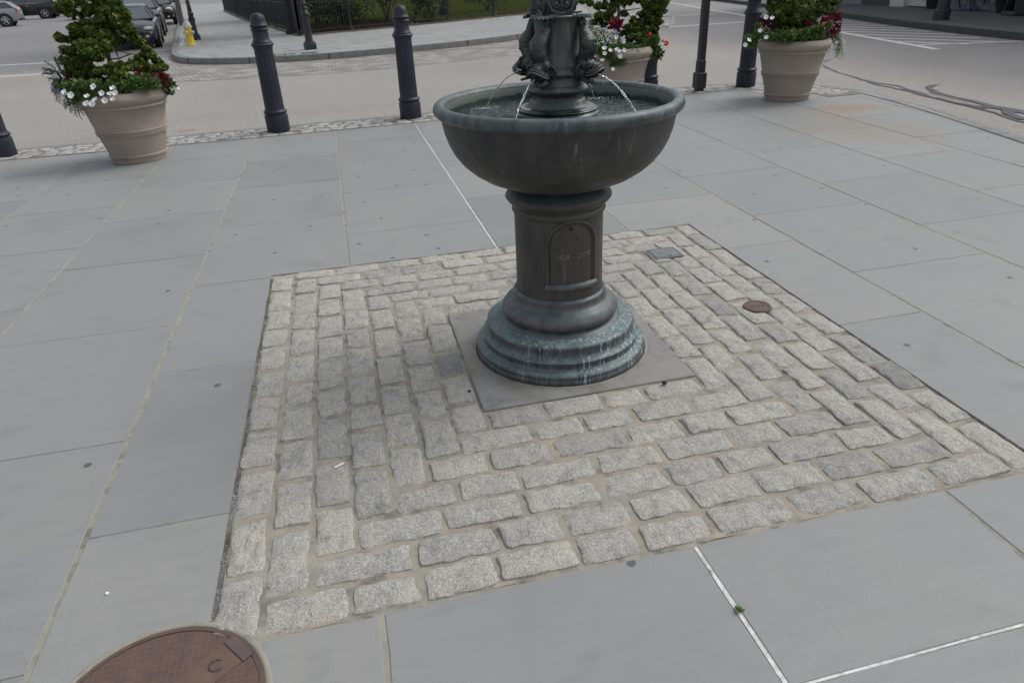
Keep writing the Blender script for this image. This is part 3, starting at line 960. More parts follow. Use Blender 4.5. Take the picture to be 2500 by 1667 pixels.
mb = MB(); bar(mb, *(end + dirp * 0.002), *(end + dirp * 0.030), 0.090, 0.003, 0.0085)
mb.build('pick_plate', MT['iron'], mh, smooth=False)
def text_mesh(name, body, size, mat, parent, loc, rot, extrude=0.001, align='CENTER'):
    cu = bpy.data.curves.new(name, 'FONT')
    cu.body = body; cu.size = size; cu.extrude = extrude; cu.align_x = align; cu.align_y = 'CENTER'
    cu.resolution_u = 3
    tmp = bpy.data.objects.new(name + '_tmp', cu)
    COL.objects.link(tmp)
    dg = bpy.context.evaluated_depsgraph_get()
    me = bpy.data.meshes.new_from_object(tmp.evaluated_get(dg))
    bpy.data.objects.remove(tmp)
    me.name = name
    me.materials.clear(); me.materials.append(mat)
    o = bpy.data.objects.new(name, me)
    COL.objects.link(o)
    o.parent = parent; o.location = loc; o.rotation_euler = rot
    return o
cc = end - dirp * 0.052
text_mesh('letter', 'C', 0.052, MT['irondark'], mh, (cc.x, cc.y, 0.0062), (0, 0, math.atan2(dirp.y, dirp.x) - 0.55), 0.0006)
mb = MB(); c2 = end - dirp * 0.135
bar(mb, c2.x - 0.016, c2.y + 0.004, c2.x + 0.014, c2.y - 0.018, 0.005, 0.0060, 0.0070)
mb.build('letter', MT['irondark'], mh, smooth=False)
# mortar collar
mb = MB(); mb.lathe([(0.2555, 0.000), (0.2555, 0.0040), (0.270, 0.0035), (0.275, -0.002)], 96, cap=False, fl=lambda a, i: 1 + (0.008 * noise.noise(Vector((math.cos(a) * 6, math.sin(a) * 6, 0))) if i > 1 else 0))
mb.build('mortar_collar', MT['joint'], mh, angle=180)

# ---- small round cap lettered CAB
gc = empty('valve_cover', (1.848 , 2.722, 0.0))
tag(gc, 'small round rusty iron cap set in the cobbles right of the fountain', 'valve cap')
mb = MB(); mb.lathe([(0.0, 0.0150), (0.050, 0.0150), (0.052, 0.012), (0.0525, 0.0125), (0.054, 0.0165), (0.066, 0.0165), (0.068, 0.012), (0.068, 0.0)], 48, cap=False)
mb.build('cap', MT['rust'], gc, angle=25)
tor = [(0.0505 + 0.0, 0.0156), (0.0535, 0.0158)]
mb = MB(); mb.lathe([(0.0500, 0.0152), (0.0540, 0.0169)], 48, cap=False); mb.build('groove', MT['irondark'], gc, smooth=False)
text_mesh('lettering', 'C A B', 0.030, MT['irondark'], gc, (0, 0.0, 0.0152), (0, 0, R(-6)), 0.0005)

# ---- grey plastic box lid
vb = empty('valve_box', (1.738, 3.548, 0.0))
tag(vb, 'small square grey plastic box lid set in the cobbles behind the fountain', 'box lid')
mb = MB(); mb.box((0, 0, 0.004), (0.175, 0.15, 0.022), bev=0.003); mb.build('lid', MT['lidgrey'], vb, angle=30)
mb = MB()
for x0, y0, x1, y1 in ((-0.078, -0.062, 0.078, -0.062), (0.078, -0.062, 0.078, 0.062), (0.078, 0.062, -0.078, 0.062), (-0.078, 0.062, -0.078, -0.062)): bar(mb, x0, y0, x1, y1, 0.004, 0.0150, 0.0156)
mb.build('groove', MT['irondark'], vb, smooth=False)
mb = MB()
tri = [(-0.022, 0.0), (0.010, 0.034), (0.044, 0.034), (0.044, -0.010), (0.012, -0.030)]
for a, b in zip(tri, tri[1:] + tri[:1]): bar(mb, *a, *b, 0.004, 0.0150, 0.0160)
bar(mb, 0.012, 0.012, 0.034, -0.008, 0.012, 0.0150, 0.0158)
for i in range(4): bar(mb, -0.055 + 0.004 * i, 0.036 - 0.022 * i, -0.042 + 0.004 * i, 0.028 - 0.022 * i, 0.006, 0.0150, 0.0158)
mb.build('emblem', MT['curb'], vb, smooth=False)
mb = MB(); mb.lathe([(0.0, 0.0156), (0.008, 0.0156), (0.0085, 0.014)], 16, c=(0.012, -0.048, 0), cap=False); mb.build('pick_hole', MT['black'], vb)

# ---- tiny loose things
def pebble(p, r, mat, label, cat, name='pebble'):
    mb = MB(); n = 10
    mb.ball((0, 0, 0), (r, r * 0.9, r * 0.75), n)
    mb.v = [(x * (1 + .15 * noise.noise(Vector((x, y, z)) * 90)), y, z) for x, y, z in mb.v]
    tag(mb.build(name, mat, loc=(p[0], p[1], p[2] + r * .7)), label, cat)
pebble(gr(1622, 938, 0.008), 0.011, MT['black'], 'small round black pebble at the near right edge of the fountain slab', 'pebble')
pebble(gr(1146, 957, 0.008), 0.0075, MT['irondark'], 'tiny dark pebble left of the near left corner of the fountain slab', 'pebble')
pebble(gr(262, 1450, 0.0), 0.0055, MT['petal'], 'tiny white pebble lying on the flagstones at lower left', 'pebble')
mb = MB(); g = gr(830, 1137, 0.006)
mb.tube([(g.x - 0.018, g.y - 0.006, 0.008), (g.x + 0.014, g.y + 0.008, 0.009)], 0.0035, 8)
tag(mb.build('cigarette_end', MT['petal']), 'white cigarette end lying between cobbles left of the fountain', 'cigarette end')
mb = MB(); g = gr(1805, 1490, 0.0)
for i in range(26):
    a, r = rnd.uniform(0, 6.28), rnd.uniform(0.0, 0.013)
    p = Vector((g.x + r * math.cos(a) * 0.7, g.y + r * math.sin(a), rnd.uniform(0.002, 0.014)))
    d = Vector((rnd.uniform(-1, 1), rnd.uniform(-1, 1), rnd.uniform(0, 1))).normalized() * 0.008; s = d.cross(Vector((0, 0, 1))).normalized() * 0.003
    mb.add([p - d, p + s, p + d, p - s], [(0, 1, 2, 3)], 0, rnd.uniform(0.4, 1))
tag(mb.build('weed', MT['leaf'], smooth=False), 'tiny green weed growing in the white joint at lower right', 'weed')
# ================================================================== FOUNTAIN
FC = (0.8145, 2.667)
fo = empty('drinking_fountain', (FC[0], FC[1], 0.008))
tag(fo, 'dark bronze fountain with a wide round bowl on a pedestal and fish spouts', 'fountain')
NL = 96
def arc(r0, z0, r1, z1, bulge, n=8):
    """half round moulding between two points, bulge outwards (+) or inwards (-)"""
    out = []
    mx_, mz = (r0 + r1) / 2, (z0 + z1) / 2
    dx, dz = r1 - r0, z1 - z0
    L = math.hypot(dx, dz)
    nx, nz = dz / L, -dx / L
    for i in range(n + 1):
        t = i / n
        b = math.sin(math.pi * t) * bulge
        out.append((r0 + dx * t + nx * b, z0 + dz * t + nz * b))
    return out
base = [(0.368, 0.0), (0.377, 0.003), (0.378, 0.018)] + arc(0.374, 0.024, 0.366, 0.046, 0.006, 5) + arc(0.360, 0.050, 0.344, 0.074, -0.010, 7) + [(0.345, 0.078), (0.347, 0.086)] + arc(0.343, 0.090, 0.325, 0.136, -0.010, 8) + [(0.324, 0.143), (0.318, 0.149), (0.300, 0.152), (0.272, 0.155), (0.266, 0.158)]
mb = MB(); mb.lathe(base, NL, cap=False); mb.build('base', MT['bz_base'], fo, angle=38)
mid = [(0.268, 0.154), (0.262, 0.162), (0.246, 0.170)] + arc(0.238, 0.172, 0.238, 0.232, 0.017, 9) + [(0.232, 0.237)] + arc(0.228, 0.240, 0.200, 0.283, -0.012, 8) + [(0.1985, 0.286), (0.191, 0.290), (0.1875, 0.294)]
mb = MB(); mb.lathe(mid, NL, cap=False); mb.build('torus_moulding', MT['bz_torus'], fo, angle=38)
colp = [(0.1865, 0.288), (0.1850, 0.30), (0.1840, 0.50), (0.1845, 0.628), (0.188, 0.632)] + arc(0.189, 0.634, 0.189, 0.654, 0.005, 5) + [(0.187, 0.657), (0.195, 0.668)] + arc(0.198, 0.672, 0.196, 0.722, 0.021, 10) + [(0.185, 0.728), (0.168, 0.730), (0.160, 0.736), (0.160, 0.752)]
mb = MB(); mb.lathe(colp, NL, cap=False); mb.build('column', MT['bz_col'], fo, angle=38)
bowl = [(0.10, 0.742), (0.160, 0.744), (0.200, 0.750), (0.250, 0.762), (0.300, 0.783), (0.345, 0.812), (0.382, 0.845), (0.410, 0.882), (0.430, 0.922), (0.443, 0.962), (0.450, 1.000), (0.4525, 1.022), (0.4530, 1.030)]
mb = MB(); mb.lathe(bowl, 128, cap=False); bo = mb.build('bowl', MT['bz_bowl'], fo, angle=60)
rim = [(0.453, 1.022)] + [(0.457 + 0.024 * math.cos(a), 1.050 + 0.024 * math.sin(a)) for a in [math.radians(-100 + 20 * i) for i in range(15)]] + [(0.432, 1.040)]
mb = MB(); mb.lathe(rim, 128, cap=False); mb.build('rim', MT['bz_rim'], bo, angle=60)
inner = [(0.434, 1.056), (0.430, 1.045), (0.429, 1.025), (0.426, 0.99), (0.40, 0.93), (0.34, 0.87), (0.2, 0.82), (0.0, 0.81)]
mb = MB(); mb.lathe(list(reversed(inner)), 96, cap=False); mb.build('basin_lining', MT['basin'], bo, angle=60)
# upper stem
stem = [(0.176, 0.80), (0.176, 0.992)] + arc(0.172, 0.994, 0.170, 1.006, 0.004, 4) + [(0.166, 1.008)] + arc(0.163, 1.010, 0.160, 1.022, 0.004, 4) + [(0.155, 1.025)] + arc(0.154, 1.026, 0.150, 1.036, 0.004, 4) + [(0.1455, 1.039)] + arc(0.143, 1.041, 0.106, 1.066, -0.011, 7) + [(0.100, 1.070), (0.098, 1.078), (0.100, 1.084)] + arc(0.103, 1.088, 0.103, 1.118, 0.0155, 8) + [(0.104, 1.121), (0.101, 1.126), (0.0985, 1.131), (0.094, 1.142), (0.0955, 1.150)] + arc(0.099, 1.152, 0.099, 1.172, 0.007, 6) + [(0.0975, 1.176), (0.099, 1.182), (0.0975, 1.195), (0.090, 1.212), (0.084, 1.228), (0.0825, 1.25), (0.0825, 1.31), (0.085, 1.335), (0.0885, 1.345), (0.094, 1.350), (0.095, 1.355), (0.092, 1.358), (0.075, 1.3585), (0.0, 1.3585)]
ci = next(i for i, p in enumerate(stem) if p[0] < 0.146 and p[1] > 1.03)
mb = MB(); mb.lathe(stem[:ci + 5], 80, cap=False); mb.build('wet_foot', MT['bz_wet'], fo, angle=38)
mb = MB(); mb.lathe(stem[ci + 4:], 80, cap=False); mb.build('upper_stem', MT['bz_up'], fo, angle=38)
# four scrolled cartouche faces above the collar
mb = MB()
mb.box((0, 0, 1.435), (0.104, 0.104, 0.155), R(45 * 0), bev=0.012)
core = mb
for q in range(4):
    a = q * math.pi / 2 - math.pi / 2
    n_ = Vector((math.cos(a), math.sin(a), 0)); t_ = Vector((-math.sin(a), math.cos(a), 0))
    P = lambda s, z, d=0.055: n_ * d + t_ * s + Vector((0, 0, z))
    for sg in (-1, 1):
        sc = []
        for i in range(22):       # scroll curling in at the foot
            th = i / 21 * 5.2
            rr = 0.022 - 0.0165 * i / 21
            sc.append(P(sg * (0.021 + rr * math.cos(th + 2.6)), 1.402 + rr * math.sin(th + 2.6) * 1.1, 0.056))
        mb.tube(sc, [0.0052 - 0.0018 * i / 21 for i in range(22)], 6)
        mb.ball(P(sg * 0.0195, 1.396, 0.058), 0.0095, 8)
        mb.tube([P(sg * 0.052, 1.50, 0.05), P(sg * 0.055, 1.455, 0.056), P(sg * 0.051, 1.410, 0.056), P(sg * 0.037, 1.376, 0.056), P(sg * 0.014, 1.366, 0.056), P(sg * 0.004, 1.372, 0.056)], [0.006, 0.0075, 0.0075, 0.0065, 0.005, 0.003], 7)
        mb.tube([P(sg * 0.036, 1.50, 0.055), P(sg * 0.042, 1.46, 0.057), P(sg * 0.037, 1.425, 0.058), P(sg * 0.012, 1.425, 0.058)], [0.004, 0.0055, 0.005, 0.003], 6)
    mb.tube([P(0, 1.45, 0.06), P(0, 1.42, 0.062), P(0, 1.398, 0.06), P(0, 1.375, 0.058)], [0.008, 0.007, 0.005, 0.003], 7)
mb.lathe([(0.060, 1.3583), (0.0625, 1.364), (0.058, 1.370), (0.050, 1.374)], 40, cap=False)
mb.lathe([(0.05, 1.512), (0.072, 1.516), (0.075, 1.524), (0.070, 1.530), (0.03, 1.545), (0.022, 1.60), (0.03, 1.64), (0.02, 1.68), (0.0, 1.70)], 32, cap=False)
mb.build('scrolled_cartouche', MT['bz_up'], fo, angle=50)

# arched plaque facing the camera side
pl_a = R(271)
def onc(s, z, r=0.1875):
    a = pl_a + s / 0.185
    return Vector((r * math.cos(a), r * math.sin(a), z))
W, ZB, ZS = 0.105, 0.350, 0.530        # half width, sill, spring line
outline = [(-W, ZB), (-W, ZS)] + [(-W * math.cos(t), ZS + W * 0.96 * math.sin(t)) for t in [math.pi * i / 18 for i in range(1, 18)]] + [(W, ZS), (W, ZB)]
mb = MB()
for dr, rad in ((0.1850, 0.0055),):
    mb.tube([onc(s, z, dr) for s, z in outline], 0.0075, 10)
    mb.tube([onc(s * 0.88, ZS + (z - ZS) * .88 if z > ZS else z, 0.1848) for s, z in outline], 0.0035, 8)
pq = mb.build('plaque_frame', MT['bz_col'], fo, angle=60)
mb = MB()
nu, nv = 16, 14
vs = []; 
for j in range(nv + 1):
    v = j / nv
    for i in range(nu + 1):
        u = -1 + 2 * i / nu
        ztop = ZS + W * 0.84 * math.sqrt(max(0, 1 - u * u))
        vs.append(onc(u * W * 0.86, ZB + (ztop - ZB) * v, 0.1848))
mb.add(vs, [(j * (nu + 1) + i, j * (nu + 1) + i + 1, (j + 1) * (nu + 1) + i + 1, (j + 1) * (nu + 1) + i) for j in range(nv) for i in range(nu)])
pq2 = mb.build('plaque', MT['bz_plaque'], fo, angle=180)
mb = MB()
vs = []
prof = [(0.1845, 0.368), (0.1935, 0.365), (0.2005, 0.357), (0.2005, 0.347), (0.1945, 0.341), (0.1845, 0.338)]
for i in range(13):
    s = -0.112 + 0.224 * i / 12
    a = pl_a + s / 0.185
    for r_, z_ in prof: vs.append((r_ * math.cos(a), r_ * math.sin(a), z_))
m_ = len(prof)
mb.add(vs, [(i * m_ + j, (i + 1) * m_ + j, (i + 1) * m_ + j + 1, i * m_ + j + 1) for i in range(12) for j in range(m_ - 1)] + [tuple(range(m_)), tuple(12 * m_ + j for j in reversed(range(m_)))])
mb.build('sill', MT['bz_torus'], fo, angle=50)
MT['datemat'] = simple('worn_bronze_letters', (0.20, 0.19, 0.18), 0.4, 0.3, var=0.3, scale=60)
# raised date, bent round the column
tx = text_mesh('date_lettering', '1828 - 2008', 0.0300, MT['datemat'], fo, (0, 0, 0), (0, 0, 0), 0.0016)
for v in tx.data.vertices:
    s, zz, d = v.co.x * 1.02, v.co.y, v.co.z
    p = onc(s, 0.488 + zz, 0.1868 + d)
    v.co = p
for s_, z_, r_ in ((-0.008, 0.602, 0.007), (0.016, 0.560, 0.0035)):
    mb = MB(); mb.ball(onc(s_, z_, 0.186), r_, 10); mb.build('rivet', MT['black'], fo)

# crumbled sealant, and a dark crack ring that also paints the base's contact shade
for nm_, r0_, r1_, z_, mt_ in (('base_crack_shade', .374, .3835, .0015, 'dirt_shade'), ('base_sealant', .3835, .392, .0020, 'joint')):
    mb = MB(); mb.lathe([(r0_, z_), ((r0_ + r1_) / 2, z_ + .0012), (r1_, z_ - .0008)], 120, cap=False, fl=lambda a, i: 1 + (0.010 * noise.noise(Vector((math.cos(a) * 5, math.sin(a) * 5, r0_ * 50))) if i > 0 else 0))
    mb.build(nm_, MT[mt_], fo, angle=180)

# four fish, head down, spouting into the bowl
def fish(q):
    a = R(45 + 90 * q)
    n_ = Vector((math.cos(a), math.sin(a), 0)); t_ = Vector((-math.sin(a), math.cos(a), 0))
    P = lambda r, s, z: n_ * r + t_ * s + Vector((0, 0, z))
    f = MB()
    pts = [P(.092, .006, 1.352), P(.098, .010, 1.336), P(.102, .011, 1.320), P(.106, .007, 1.303), P(.120, -.002, 1.286), P(.133, -.008, 1.266), P(.134, -.010, 1.246), P(.124, -.006, 1.226), P(.112, -.001, 1.212), P(.110, 0, 1.200)]
    rad = [.012, .015, .0175, .021, .0285, .0345, .0345, .030, .026, .025]
    f.tube(pts, rad, 16, ell=[(1.0, 0.95)] * 10)
    # dorsal ridge
    for i in range(9):
        t = i / 8
        i0 = 3 + t * 5
        lo = int(i0); fr = i0 - lo
        c = pts[lo].lerp(pts[min(lo + 1, 9)], fr); rr = rad[lo] + (rad[min(lo + 1, 9)] - rad[lo]) * fr
        f.ball(c + n_ * (rr * 0.97), (.0035, .0035, .006), 6)
    body = f.build('fish', MT['scales'], fo, angle=180)
    h = MB()
    RZ = Matrix.Rotation(a, 3, 'Z')
    h.ball(P(.122, 0, 1.196), (.036, .036, .024), 18, rot=RZ @ Matrix.Rotation(R(20), 3, 'Y'))
    h.ball(P(.150, 0, 1.190), (.026, .020, .012), 14, rot=RZ @ Matrix.Rotation(R(8), 3, 'Y'))
    for k_, (rr_, dz_, tk) in enumerate(((.040, 0.0, .0058), (.033, .0085, .0048), (.025, .0155, .0042))):   # folded upper lip, curling up at the tip
        lip = []
        for i in range(15):
            th = math.pi * (i / 14 - .5) * 1.25
            lip.append(P(.146 + rr_ * math.cos(th), (.040 - .004 * k_) * math.sin(th), 1.171 + dz_ + 0.009 * math.cos(th) ** 3 - 0.013 * abs(math.sin(th)) ** 2))
        h.tube(lip, [.0025] + [tk * (.8 + .35 * math.sin(math.pi * i / 14)) for i in range(1, 14)] + [.0025], 8, ell=(1.0, .72))
    jaw = []
    for i in range(11):
        th = math.pi * (i / 10 - .5) * 1.1
        jaw.append(P(.118 + .036 * math.cos(th), .024 * math.sin(th), 1.139 - .008 * math.cos(th)))
    h.tube(jaw, [.004] + [.0062] * 9 + [.004], 8, ell=(1, .8))
    h.ball(P(.116, 0, 1.143), (.030, .020, .008), 12, rot=RZ @ Matrix.Rotation(R(16), 3, 'Y'))
    h.ball(P(.104, 0, 1.165), (.026, .028, .026), 12)
    for sg in (-1, 1):
        h.tube([P(.116, sg * .029, 1.200), P(.108, sg * .040, 1.190), P(.099, sg * .046, 1.174), P(.096, sg * .042, 1.156), P(.104, sg * .033, 1.148)], [.006, .009, .009, .006, .003], 8, ell=(1, .55))
        h.tube([P(.128, sg * .016, 1.214), P(.143, sg * .027, 1.212), P(.146, sg * .036, 1.200), P(.138, sg * .040, 1.192)], [.004, .0065, .006, .003], 8)
    h.build('head', MT['bz_up'], body, angle=180)
    for sg in (-1, 1):
        e = MB(); e.ball(P(.144, sg * .0285, 1.200), .0075, 10); e.build('eye', MT['bz_rim'], body)
    mth = MB(); mth.ball(P(.138, 0, 1.1575), (.033, .026, .0125), 12, rot=Matrix.Rotation(a, 3, 'Z') @ Matrix.Rotation(R(6), 3, 'Y'))
    mth.build('mouth', MT['black'], body)
    # fan shaped tail lying on the collar like a shell
    s_ = MB(); K = 9
    vs = []
    hub = P(.086, .0, 1.352)
    for ring in (0.25, 0.6, 1.0):
        for i in range(K * 4 + 1):
            th = (i / (K * 4) - .5) * 2.5
            rr = .058 * ring
            rb = 0.0030 * math.cos(i * math.pi / 2) * ring
            vs.append(P(.078 + rr * math.cos(th) * .95, rr * math.sin(th) * 1.02, 1.3615 + rb + .004 * ring - 0.012 * ring * max(0, math.cos(th))))
    n1 = K * 4 + 1
    s_.add(vs, [(r * n1 + i, (r + 1) * n1 + i, (r + 1) * n1 + i + 1, r * n1 + i + 1) for r in range(2) for i in range(n1 - 1)])
    vs2 = [(x, y, z - .0045) for x, y, z in s_.v]
    s_.add(vs2, [(r * n1 + i, r * n1 + i + 1, (r + 1) * n1 + i + 1, (r + 1) * n1 + i) for r in range(2) for i in range(n1 - 1)])
    b0, b1 = 2 * n1, 2 * n1 + 3 * n1
    s_.f += [(b0 + i, b1 + i, b1 + i + 1, b0 + i + 1) for i in range(n1 - 1)]; s_.mi += [0] * (n1 - 1)
    s_.build('tail_fin', MT['bz_rim'], body, angle=60)
for q in range(4): fish(q)

# water in the bowl
WZ = 1.0235
mb = MB()
nr_, na = 26, 120
vs = []
hits = [(FC[0] + 0.335 * math.cos(R(45 + 90 * q)), FC[1] + 0.335 * math.sin(R(45 + 90 * q))) for q in range(4)]
for j in range(nr_ + 1):
    r = 0.150 + (0.4285 - 0.150) * j / nr_
    for i in range(na):
        a = 2 * math.pi * i / na
        x, y = FC[0] + r * math.cos(a), FC[1] + r * math.sin(a)
        z = WZ
        for hx, hy in hits:
            d = math.hypot(x - hx, y - hy)
            z += 0.0022 * math.cos(d * 190) * math.exp(-d * 13)
        vs.append((x, y, z))
mb.add(vs, [(j * na + i, (j + 1) * na + i, (j + 1) * na + (i + 1) % na, j * na + (i + 1) % na) for j in range(nr_) for i in range(na)])
mb.f = [tuple(reversed(f)) for f in mb.f]
mb.f = [tuple(reversed(f)) for f in mb.f]
tag(mb.build('water', MT['water'], angle=180), kind='structure')
# four jets
jl = {0: 'thin water jet falling at the back right of the bowl', 1: 'thin water jet arcing down on the left side of the bowl', 2: 'thick water jet falling from the front fish', 3: 'curving water jet from the right hand fish'}
for q in range(4):
    a = R(45 + 90 * q)
    n_ = Vector((math.cos(a), math.sin(a), 0)); t_ = Vector((-math.sin(a), math.cos(a), 0))
    mb = MB()
    strands = ((0.0, 0.0032, 0.0), (0.003, 0.0022, 1.7)) if q in (2, 3) else ((0.0, 0.0026, 0.0), (0.002, 0.0013, 1.7))
    for off, r_, ph in strands:
        pts = []; rad = []
        for i in range(27):
            t = i / 26
            rr = 0.168 + (0.335 - 0.168 - off * 3) * t
            z = 1.166 - 0.030 * t - (1.166 - 0.030 - WZ) * t * t
            wv = 0.0016 * math.sin(t * 30 + ph + q) * t
            p = Vector((FC[0], FC[1], z)) + n_ * rr + t_ * (off * math.sin(t * 12 + ph) + wv)
            pts.append(p); rad.append(r_ * (1.0 - 0.35 * t) * (1 + 0.28 * math.sin(t * 43 + ph)))
        mb.tube(pts, rad, 8)
    tag(mb.build('water_jet', MT['jet'], angle=180), jl[q], 'water jet', 'water jets falling into the bowl')
mb = MB()
for q, (hx, hy) in enumerate(hits):
    for i in range({0: 80, 1: 120, 2: 20, 3: 25}[q]):
        a, r = rnd.uniform(0, 6.28), abs(rnd.gauss(0, 0.036))
        if q == 0: x, y = hx + r * math.cos(a) * 1.8 + .02, hy + r * math.sin(a) * 0.8
        elif q == 1: x, y = hx + r * math.cos(a) * 1.2 - 0.01, hy + r * math.sin(a) * 0.8 - .01
        else: x, y = hx + r * math.cos(a), hy + r * math.sin(a)
        if math.hypot(x - FC[0], y - FC[1]) > 0.425: continue
        s = rnd.uniform(0.0007, 0.0022)
        mb.ball((x, y, WZ + 0.001), (s * 1.3, s * 1.3, s * 0.55), 7)
tag(mb.build('foam', MT['foam']), 'patches of white foam and bubbles on the water in the bowl', 'foam', kind='stuff')

# ================================================================== BOLLARDS
def flute(a, i):
    return 1.0
bp = [(0.120, 0.0), (0.122, 0.005), (0.1225, 0.175), (0.120, 0.183), (0.112, 0.188), (0.110, 0.196)] + arc(0.112, 0.200, 0.110, 0.238, 0.013, 8) + [(0.104, 0.244), (0.101, 0.262)]
shaft_lo, shaft_hi = 0.262, 0.868
upper = [(0.0945, 0.868), (0.094, 0.882), (0.101, 0.900), (0.103, 0.912)] + arc(0.106, 0.914, 0.105, 0.945, 0.011, 8) + [(0.098, 0.950), (0.100, 0.958), (0.090, 0.970), (0.083, 0.990), (0.080, 1.03), (0.079, 1.066)] + arc(0.082, 1.070, 0.082, 1.094, 0.010, 7) + [(0.079, 1.097), (0.080, 1.106)] + arc(0.082, 1.108, 0.082, 1.134, 0.010, 7) + [(0.079, 1.138), (0.0785, 1.146), (0.075, 1.152), (0.0745, 1.172), (0.0705, 1.200), (0.060, 1.222), (0.042, 1.238), (0.020, 1.246), (0.0, 1.247)]
def make_bollard():
    o = empty('bollard')
    m = MB(); m.lathe(bp, 48, cap=False); m.build('base', MT['bollard'], o, angle=35)
    m = MB()
    NF = 14
    n = NF * 8
    prof = [(0.1005, 0.262), (0.1005, 0.30)] + [(0.1003 - 0.0055 * i / 14, 0.305 + 0.54 * i / 14) for i in range(15)] + [(0.0945, 0.850), (0.0945, 0.868)]
    def fl(a, i):
        if i < 2 or i > 16: return 1.0
        d = 1.0 if 3 <= i <= 15 else 0.45
        return 1 - 0.050 * d * max(0.0, math.cos(a * NF)) ** 0.8
    m.lathe(prof, n, cap=False, fl=fl)
    m.build('fluted_shaft', MT['bollard'], o, angle=60)
    m = MB(); m.lathe(upper, 48, cap=False); m.build('domed_top', MT['bollard'], o, angle=35)
    return o
b0 = make_bollard()
bl = [((-0.739, 8.694), 'fluted dark iron bollard just right of the left flower planter'),
      ((0.820, 8.83), 'fluted dark iron bollard with brown litter at its foot, left of the bowl'),
      ((-3.60, 8.62), 'fluted dark iron bollard cut off by the left edge of the photo'),
      ((2.50, 9.0), 'fluted dark iron bollard mostly hidden behind the fountain column'),
      ((4.07, 9.14), 'fluted dark iron bollard behind the middle flower planter'),
      ((5.50, 9.09), 'fluted dark iron bollard beside the right flower planter')]
for i, ((x, y), lab) in enumerate(bl):
    o = b0 if i == 0 else copy_tree(b0)
    o.location = (x, y, 0.008); o.scale = (1.06, 1.06, 1.0)
    o.rotation_euler = (0, 0, rnd.uniform(0, 1))
    tag(o, lab, 'bollard', 'iron bollards along the plaza edge')

# square black sign post
sp_ = empty('sign_post', (4.76, 9.02, 0.0))
tag(sp_, 'slim square black post in a square sleeve between two planters', 'post')
m = MB(); m.box((0, 0, 0.02), (0.10, 0.10, 0.06), bev=0.006); m.box((0, 0, 0.145), (0.138, 0.138, 0.20), bev=0.008); m.build('sleeve', MT['postblack'], sp_, angle=30)
m = MB(); m.box((0, 0, 0.32), (0.100, 0.100, 0.16), bev=0.008); m.box((0, 0, 1.7), (0.086, 0.086, 2.7), bev=0.006); m.build('shaft', MT['postblack'], sp_, angle=30)

# ================================================================== PLANTERS
pp = [(0.243, 0.0), (0.250, 0.004), (0.256, 0.045), (0.262, 0.048)] + arc(0.262, 0.050, 0.263, 0.062, 0.009, 5) + arc(0.264, 0.065, 0.266, 0.077, 0.009, 5) + [(0.262, 0.080), (0.309, 0.262), (0.314, 0.264)] + arc(0.314, 0.266, 0.317, 0.282, 0.010, 5) + arc(0.317, 0.285, 0.320, 0.301, 0.010, 5) + arc(0.320, 0.304, 0.323, 0.320, 0.010, 5) + [(0.321, 0.324), (0.366, 0.515), (0.374, 0.522)] + arc(0.376, 0.524, 0.382, 0.548, 0.013, 6) + [(0.378, 0.552), (0.380, 0.558)] + arc(0.390, 0.562, 0.396, 0.655, 0.024, 10) + [(0.392, 0.664), (0.380, 0.668), (0.366, 0.664), (0.360, 0.65), (0.356, 0.60)]
def make_pot():
    m = MB(); m.lathe(pp, 96, cap=False)
    o = m.build('flower_pot', MT['clay'], None, angle=42)
    m = MB(); m.lathe([(0.0, 0.625), (0.357, 0.615)], 48, cap=False); m.build('soil', MT['soil'], o)
    return o
pots = [((-2.062, 7.822), 1.0, 'big round tan pot with a bushy conifer on the left side of the plaza'),
        ((3.33, 8.44), 1.04, 'big round tan pot behind the fountain bowl, beside a bollard'),
        ((5.425, 7.99), 1.03, 'big round tan pot at the right corner of the plaza')]
pot0 = make_pot()
for i, ((x, y), s, lab) in enumerate(pots):
    o = pot0 if i == 0 else copy_tree(pot0)
    o.location = (x, y, 0.0); o.scale = (s, s, s); o.rotation_euler = (0, 0, i * 1.3)
    tag(o, lab, 'flower pot', 'tan flower pots')

# ---- foliage builders
def rdir(r=rnd):
    z = r.uniform(-1, 1); a = r.uniform(0, 2 * math.pi); s = math.sqrt(1 - z * z)
    return Vector((s * math.cos(a), s * math.sin(a), z))
def spray_clump(mb, c, rad, n, size=0.017, bright=0.5, squash=0.8):
    """hinoki like cupped sprays: small fans facing outwards all over a lumpy shell"""
    c = Vector(c)
    lumps = [rdir() * rad * 0.55 for _ in range(7)]
    for _ in range(n):
        l = rnd.choice(lumps)
        d = rdir(); d.z = d.z * 0.9 + 0.12
        p = c + Vector((l.x, l.y, l.z * squash)) + Vector((d.x, d.y, d.z * squash)) * rad * rnd.uniform(0.38, 0.62)
        nrm = (p - c).normalized()
        nrm = (nrm + rdir() * 0.75 + Vector((0, 0, 0.35))).normalized()
        s = nrm.cross(rdir()).normalized(); u = nrm.cross(s)
        w, h_ = size * rnd.uniform(0.7, 1.3), size * rnd.uniform(0.9, 1.6)
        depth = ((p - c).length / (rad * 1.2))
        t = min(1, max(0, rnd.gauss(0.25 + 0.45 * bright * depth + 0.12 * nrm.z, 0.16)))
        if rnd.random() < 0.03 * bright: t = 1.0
        mb.add([p - s * w * 0.35 - u * h_ * .6, p + s * w * 0.35 - u * h_ * .6, p + s * w + u * h_ * .25 + nrm * w * .35, p + s * w * .3 + u * h_ * .75, p - s * w * .35 + u * h_ * .8 + nrm * w * .3, p - s * w + u * h_ * .2],
               [(0, 1, 2, 3, 4, 5)], 0, t)
